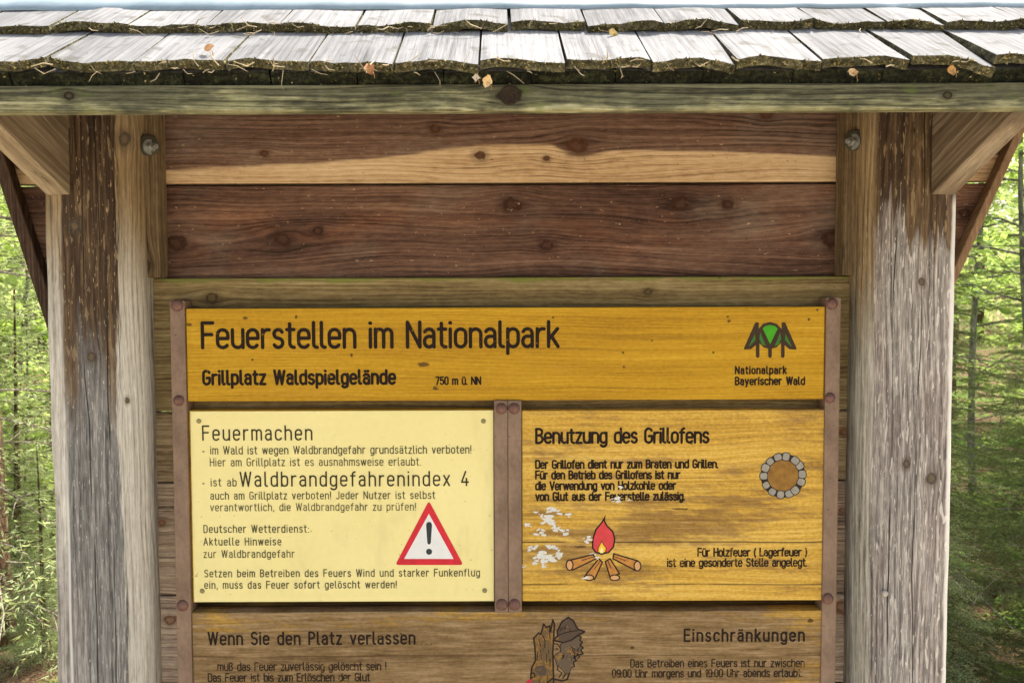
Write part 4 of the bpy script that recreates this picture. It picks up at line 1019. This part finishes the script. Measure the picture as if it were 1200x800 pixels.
class TriSoup:
    def __init__(s): s.v, s.f, s.n = [], [], 0
    def add(s, V, F): s.v.append(V); s.f.append(F + s.n); s.n += len(V)
    def mesh(s, nm):
        V = np.concatenate(s.v).astype(np.float32); F = np.concatenate(s.f).astype(np.int32)
        me = bpy.data.meshes.new(nm); k = F.shape[1]
        me.vertices.add(len(V)); me.vertices.foreach_set('co', V.ravel()); me.loops.add(F.size); me.loops.foreach_set('vertex_index', F.ravel())
        me.polygons.add(len(F)); me.polygons.foreach_set('loop_start', np.arange(0, F.size, k, dtype=np.int32)); me.polygons.foreach_set('loop_total', np.full(len(F), k, np.int32))
        me.update(calc_edges=True); me.validate(); return me
def needles(P, D, n_len, n_w, step, rg):
    """needles along the polyline segments P..P+D (arrays m x 3)"""
    out = []
    L = np.linalg.norm(D, axis=1); cnt = np.maximum(2, (L / step).astype(int))
    seg = np.repeat(np.arange(len(P)), cnt); t = rg.random(len(seg))
    base = P[seg] + D[seg] * t[:, None]; d = D[seg] / L[seg][:, None]
    side = np.cross(d, np.array([0, 0, 1.0])); side /= np.linalg.norm(side, axis=1)[:, None] + 1e-6; up = np.cross(side, d)
    a = rg.uniform(0, 2 * np.pi, len(seg)); rad = side * np.cos(a)[:, None] * 1.0 + up * np.sin(a)[:, None] * .55
    nd = rad * .85 + d * .75; nd /= np.linalg.norm(nd, axis=1)[:, None]
    w = np.cross(nd, rg.normal(size=nd.shape)); w /= np.linalg.norm(w, axis=1)[:, None]
    ln = n_len * rg.uniform(.7, 1.2, len(seg))[:, None]
    V = np.stack([base - w * n_w, base + w * n_w, base + nd * ln], 1).reshape(-1, 3)
    return V, np.arange(len(V)).reshape(-1, 3)
def twig_tris(P, D, w):
    side = np.cross(D, np.array([0, 0, 1.0])); side /= np.linalg.norm(side, axis=1)[:, None] + 1e-6
    V = np.concatenate([np.stack([P - side * w, P + side * w, P + D], 1), np.stack([P - np.array([0, 0, w]), P + np.array([0, 0, w]), P + D], 1)]).reshape(-1, 3)
    return V, np.arange(len(V)).reshape(-1, 3)
def spray(L, rg, step=.006, n_len=.016, n_w=.0011, droop=.35, dens=1.0):
    """one spruce branch along +x with side twigs; returns segment arrays"""
    P, D = [], []
    n = int(L / .05); prev = np.zeros(3)
    for i in range(1, n + 1):
        s = i / n; p = np.array([L * s, .02 * math.sin(s * 5 + rg.random()), -droop * L * s * s + .10 * L * s ** 3])
        P.append(prev); D.append(p - prev)
        if s > .12:
            for sg in (-1, 1):
                if rg.random() > .85 * dens + .1: continue
                tl = (.42 * L * (1 - s) ** .8 * (.4 + .6 * min(1, s * 3)) + .05) * rg.uniform(.7, 1.15)
                a = R(rg.uniform(42, 62)) * sg; q = p.copy(); m = max(2, int(tl / .07)); dr = rg.uniform(.15, .6)
                for k in range(m):
                    dd = np.array([math.cos(a), math.sin(a), -dr * (k + 1) / m]) * tl / m
                    P.append(q); D.append(dd); q = q + dd
                    if k < m - 1 and tl > .12:
                        for s2 in (-1, 1):
                            a2 = a + s2 * R(rg.uniform(35, 60)); l2 = tl * .38 * (1 - k / m) * rg.uniform(.6, 1.1)
                            P.append(q); D.append(np.array([math.cos(a2), math.sin(a2), -dr * .8]) * l2)
        prev = p
    return np.array(P), np.array(D)
def place(V, yaw, pitch, base, sc):
    c, s = math.cos(pitch), math.sin(pitch); A = np.array([[c, 0, -s], [0, 1, 0], [s, 0, c]])
    c, s = math.cos(yaw), math.sin(yaw); B = np.array([[c, -s, 0], [s, c, 0], [0, 0, 1]])
    return (V * sc) @ A.T @ B.T + base
SPR = {}
def spruce_meshes(key, h, r_low, r_top, zlow, count, seed, step, n_len, n_w, droop=.35, dens=1.0, dead=30, rt=.11):
    rg = np.random.default_rng(seed)
    soup = TriSoup(); tpl = []
    for k in range(5):
        P, D = spray(.8, rg, droop=droop, dens=dens); V, F = needles(P, D, n_len, n_w, step, rg); tv, tf = twig_tris(P, D, .0018); tpl.append((V, F, tv, tf))
    tw = TriSoup()
    for i in range(count):
        t = (i + rg.random()) / count; z = zlow + (h - zlow) * t ** 1.15; rr = r_low + (r_top - r_low) * t; rr *= rg.uniform(.7, 1.2)
        V, F, tv, tf = tpl[rg.integers(5)]; yaw = i * 2.4 + rg.uniform(-.5, .5); pt = R(rg.uniform(-14, 16)) + t * .35
        base = np.array([0, 0, z]) + np.array([math.cos(yaw), math.sin(yaw), 0]) * rt * .5 * (1 - t); sc = rr / .8
        soup.add(place(V, yaw, pt, base, sc), F); tw.add(place(tv, yaw, pt, base, sc), tf)
    b = MB(); n = 14; zs = np.linspace(-.25, h, n)
    b.tube([(.03 * math.sin(z * .6 + seed), .03 * math.cos(z * .5 + seed), z) for z in zs], [max(.012, rt * (1 - .9 * (max(0, z) / h)) * (1.25 if z < .1 else 1)) for z in zs], 12)
    db = MB()
    for k in range(dead):
        z = rg.uniform(.3, max(zlow + .8, 2.6)); a = rg.uniform(0, 6.28); L = rg.uniform(.4, 1.2); d = Vector((math.cos(a), math.sin(a), rg.uniform(-.25, .1)))
        p0 = Vector((0, 0, z)); pts = [p0 + d * L * q + Vector((0, 0, -.18 * L * q * q)) + Vector((rg.normal() * .015, rg.normal() * .015, 0)) for q in (0, .3, .6, 1)]
        db.tube(pts, [.008, .006, .0045, .002], 5)
        for q in range(5):
            s = pts[1 + q % 3]; dd = (d + Vector((rg.normal(), rg.normal(), rg.normal() * .4))).normalized(); l2 = L * rg.uniform(.15, .4)
            db.tube([s, s + dd * l2 * .5, s + dd * l2 + Vector((0, 0, -.04))], [.0035, .0025, .001], 4)
    bmesh.ops.recalc_face_normals(b.bm, faces=b.bm.faces); me = bpy.data.meshes.new('trunk'); b.bm.to_mesh(me); b.bm.free(); me.materials.append(M_bark)
    for p in me.polygons: p.use_smooth = True
    cm = soup.mesh('crown'); tm = tw.mesh('twigs'); tm.materials.append(M_bark)
    dm = bpy.data.meshes.new('dead_sprays'); db.bm.to_mesh(dm); db.bm.free(); dm.materials.append(M_twig)
    SPR[key] = (me, cm, tm, dm)
spruce_meshes('dense', 4.2, 1.0, .2, .25, 150, 3, .0110, .024, .0026, .32, 1.0, 10, .06)
spruce_meshes('sparse', 8.0, 1.25, .4, .35, 110, 8, .0105, .024, .0022, .75, .8, 40, .13)
spruce_meshes('tall', 15.0, 1.9, .3, .9, 150, 9, .030, .036, .0035, .45, 1.0, 24, .19)
def tree_at(ang, dist):
    x = CAM.x + dist * math.sin(R(ang)); y = CAM.y + dist * math.cos(R(ang)); return (x, y, ground_z(x, y) - .03)
def spruce(key, ang, dist, mat, label, rz=0.0, sc=1.0, group='spruces behind the shelter', name='spruce_tree'):
    o = empty(name, tree_at(ang, dist), label, 'tree', group); o.rotation_euler.z = rz; o.scale = (sc, sc, sc)
    me, cm, tm, dm = SPR[key]
    d_ = bpy.data.objects.new('dead_sprays', dm); COL.objects.link(d_); d_.parent = o
    t = bpy.data.objects.new('trunk', me); COL.objects.link(t); t.parent = o
    c = bpy.data.objects.new('crown', cm); COL.objects.link(c); c.parent = o
    if not cm.materials: cm.materials.append(mat)
    c.material_slots[0].link = 'OBJECT'; c.material_slots[0].material = mat
    w_ = bpy.data.objects.new('twigs', tm); COL.objects.link(w_); w_.parent = o
    return o

def broadleaf(name, ang, dist, h, spread, nleaf, mat, bark, label, seed, leaf=.05, rt=.04, zlow=.4, nb=34):
    rg = np.random.default_rng(seed); o = empty(name, tree_at(ang, dist), label, 'bush' if 'bush' in name else 'tree', 'broadleaf trees behind the shelter')
    b = MB(); zs = np.linspace(-.2, h, 10); ax = lambda z: Vector((.10 * math.sin(z * .8 + seed), .10 * math.cos(z * .7 + seed * 2), z))
    b.tube([ax(z) for z in zs], [max(.006, rt * (1 - .88 * max(0, z) / h)) for z in zs], 9)
    LP, LD = [], []
    for k in range(nb):
        z = zlow + (h - zlow) * ((k + rg.random()) / nb); a = k * 2.4 + rg.uniform(-.4, .4); L = spread * (1 - .55 * (z - zlow) / (h - zlow)) * rg.uniform(.6, 1.2)
        d = Vector((math.cos(a), math.sin(a), rg.uniform(-.05, .45))); p = ax(z); pts = [p]
        for q in range(5):
            d = (d + Vector((rg.normal() * .16, rg.normal() * .16, rg.normal() * .08 - .05))).normalized(); p = p + d * L / 5; pts.append(p)
        r0 = max(.004, rt * .28); b.tube(pts, [r0, r0 * .8, r0 * .6, r0 * .45, r0 * .3, r0 * .15], 5)
        for q in range(1, 6):
            for s in range(4):
                dd = (d + Vector((rg.normal(), rg.normal(), rg.normal() * .35)) * .9).normalized(); l2 = L * rg.uniform(.12, .32); s0 = pts[q]; s1 = s0 + dd * l2
                b.tube([s0, s1], [.0022, .0010], 4); LP.append(np.array(s0)); LD.append(np.array(s1 - s0))
    b.build('trunk', bark, o, True)
    LP, LD = np.array(LP), np.array(LD); i = rg.integers(0, len(LP), nleaf); c = LP[i] + LD[i] * rg.uniform(.15, 1.1, nleaf)[:, None] + rg.normal(size=(nleaf, 3)) * .018
    d = LD[i] / (np.linalg.norm(LD[i], axis=1)[:, None] + 1e-6) + rg.normal(size=(nleaf, 3)) * .7; d[:, 2] = d[:, 2] * .5 - .12; d /= np.linalg.norm(d, axis=1)[:, None]
    up = np.array([0, 0, 1.0]) + rg.normal(size=(nleaf, 3)) * .35; s = np.cross(d, up); s /= np.linalg.norm(s, axis=1)[:, None]; nn = np.cross(s, d)
    l = leaf * rg.uniform(.65, 1.25, nleaf)[:, None]
    V = np.stack([c, c + d * l * .35 + s * l * .37 + nn * l * .08, c + d * l * .72 + s * l * .24 + nn * l * .06, c + d * l, c + d * l * .72 - s * l * .24 + nn * l * .06, c + d * l * .35 - s * l * .37 + nn * l * .08], 1).reshape(-1, 3)
    k = np.arange(nleaf)[:, None] * 6; F = np.concatenate([k + np.array([[0, 1, 2, 3]]), k + np.array([[0, 3, 4, 5]])])
    T = TriSoup(); T.add(V, F); me = T.mesh('crown'); link('crown', me, mat, o)
    return o

# left of the shelter: pale airy spruce, sunlit young beeches, older spruces further in
spruce('sparse', -33.2, 4.4, M_npale, 'spruce with drooping bluish sprays and a brown trunk left of the shelter', 0.4, .9)
spruce('sparse', -28.6, 5.2, M_npale, 'pale thin spruce with bare grey twigs left of the shelter', 2.2, .6)
broadleaf('beech_tree', -30.3, 6.0, 4.6, 1.2, 9000, M_beech, M_bbark, 'young beech with bright lime leaves left of the shelter', 5, .045, .02, .3)
broadleaf('beech_tree', -29.4, 8.6, 6.0, 1.7, 11000, M_beech, M_bbark, 'taller beech with yellow green leaves standing behind the lime leaved one', 6, .055, .035, .2)
spruce('dense', -35.5, 5.8, M_nmid, 'bushy young spruce just outside the left post and trim', 1.3, .9)
spruce('tall', -27.0, 16, M_nmid, 'tall spruce partly hidden by the left post', 4.0, .95)
spruce('dense', -30.9, 4.7, M_npale, 'small pale green young spruce beside the left post', 5.1, .40)
spruce('dense', -29.9, 4.1, M_npale, 'knee high pale spruce seedling in front of the small young spruce on the left', 2.6, .24)
broadleaf('hazel_bush', -31.4, 5.4, 1.5, .8, 3500, M_beech, M_bbark, 'low lime green bush at the bottom left edge', 25, .045, .012, .1, 26)
# right of the shelter
spruce('dense', 28.2, 3.5, M_npale, 'small pale spruce sapling low beside the silver post', 1.1, .30)
spruce('dense', 28.4, 3.75, M_ndark, 'dense dark green young spruce right behind the silver post', 0.2, .56)
spruce('dense', 35.9, 4.1, M_ndark, 'dark bushy spruce at the right edge of the picture', 2.0, .62)
spruce('dense', 34.2, 6.2, M_ndark, 'dark young spruce between the two nearer spruces on the right', 4.0, .62)
spruce('sparse', 28.9, 4.4, M_npale, 'pale grey green spruce with withered low sprays beside the silver post', 2.9, .22)
broadleaf('beech_tree', 34.2, 4.4, 4.0, 1.0, 3600, M_beechd, M_bbark, 'leafy beech sapling with thin grey stem at the right edge', 15, .045, .02, 1.5)
broadleaf('beech_tree', 31.0, 7.4, 5.6, 1.6, 10000, M_beech, M_bbark, 'sunlit beech with light green leaves behind the dark spruce', 16, .052, .03, .5)
broadleaf('beech_tree', 33.5, 11.0, 7.5, 2.2, 8000, M_beech, M_bbark, 'broad sunlit beech deeper in the wood right of the shelter', 17, .085, .07, .4)
spruce('tall', 28.6, 12.0, M_nmid, 'tall spruce partly hidden by the silver post', 2.4, .95)

def log(name, ang, dist, L, r, yaw, label):
    x, y, z = tree_at(ang, dist); o = empty(name, (x, y, z + r * .8), label, 'log'); o.rotation_euler.z = yaw
    pts = [(L * (t - .5), .03 * math.sin(t * 5), .02 * math.sin(t * 3)) for t in np.linspace(0, 1, 9)]
    MB().tube(pts, [r * (1 + .06 * math.sin(i * 2.1)) for i in range(9)], 14).build('bole', M_bark, o, True)
    MB().tube([(.2 * L, 0, r * .6), (.23 * L, -.1, r * 1.9), (.27 * L, -.12, r * 2.6)], [.022, .016, .008], 7).build('branch_stub', M_bark, o, True)
log('fallen_log', 31.4, 5.0, 1.6, .085, .25, 'mossless brown log lying on the forest floor behind the silver post')

# the wood beyond: one mass of far crowns and stems
def far_wood():
    rg = np.random.default_rng(77); V, F, n = [], [], 0; soup = TriSoup(); b = MB()
    for a0, a1 in ((-46, -20), (20, 46)):
        for k in range(26):
            x, y, z = tree_at(rg.uniform(a0, a1), rg.uniform(22, 42)); h = rg.uniform(11, 20); r = rg.uniform(1.4, 2.4)
            b.tube([(x, y, z), (x, y, z + h * .9)], [.16, .03], 7)
            m = 1500; t = rg.random(m) ** .8; a = rg.uniform(0, 6.28, m); q = r * (1 - t * .9) * np.sqrt(rg.random(m)) * (0.75 + .35 * np.sin(t * 40 + a * 2))
            c = np.stack([x + q * np.cos(a), y + q * np.sin(a), z + .6 + t * (h - .6) - q * .35], 1)
            d = rg.normal(size=(m, 3)); d /= np.linalg.norm(d, axis=1)[:, None]; e = np.cross(d, rg.normal(size=(m, 3))); e /= np.linalg.norm(e, axis=1)[:, None]; s = rg.uniform(.10, .26, m)[:, None]
            soup.add(np.stack([c - d * s, c + e * s * .5, c + d * s, c - e * s * .5], 1).reshape(-1, 3), np.arange(m * 4).reshape(-1, 4))
    me = soup.mesh('distant_woods'); o = link('distant_woods', me, leafmat('distant_foliage', lin(140, 166, 96), lin(184, 206, 132), lin(216, 228, 172), .62, .3)); o['kind'] = 'stuff'
    t = b.build('stems', M_bark, o)
far_wood()
# low plants on the forest floor
def undergrowth():
    rg = np.random.default_rng(5); soup = TriSoup(); pts = []
    for a0, a1 in ((-42, -23), (23, 42)):
        for k in range(700):
            a, d = rg.uniform(a0, a1), 4.6 + 10 * rg.random() ** 1.2; x, y, z = tree_at(a, d); s = rg.uniform(.6, 1.4); m = 26
            if a > 0 and d < 6 and rg.random() < .6: continue
            yaw = rg.uniform(0, 6.28, m); L = rg.uniform(.02, .075, m) * s
            b0 = np.stack([x + rg.normal(size=m) * .05, y + rg.normal(size=m) * .05, np.full(m, z + .03)], 1)
            dv = np.stack([np.cos(yaw) * .7, np.sin(yaw) * .7, rg.uniform(.3, 1.0, m)], 1) * L[:, None]
            sd_ = np.stack([-np.sin(yaw), np.cos(yaw), np.zeros(m)], 1) * (L * .16)[:, None]
            soup.add(np.stack([b0, b0 + dv * .6 + sd_, b0 + dv * 1.1 - np.array([0, 0, .02]), b0 + dv * .6 - sd_], 1).reshape(-1, 3), np.arange(m * 4).reshape(-1, 4))
    o = link('undergrowth', soup.mesh('undergrowth'), leafmat('undergrowth_leaves', lin(54, 86, 26), lin(96, 134, 44), lin(150, 180, 80), .4)); o['kind'] = 'stuff'
undergrowth()
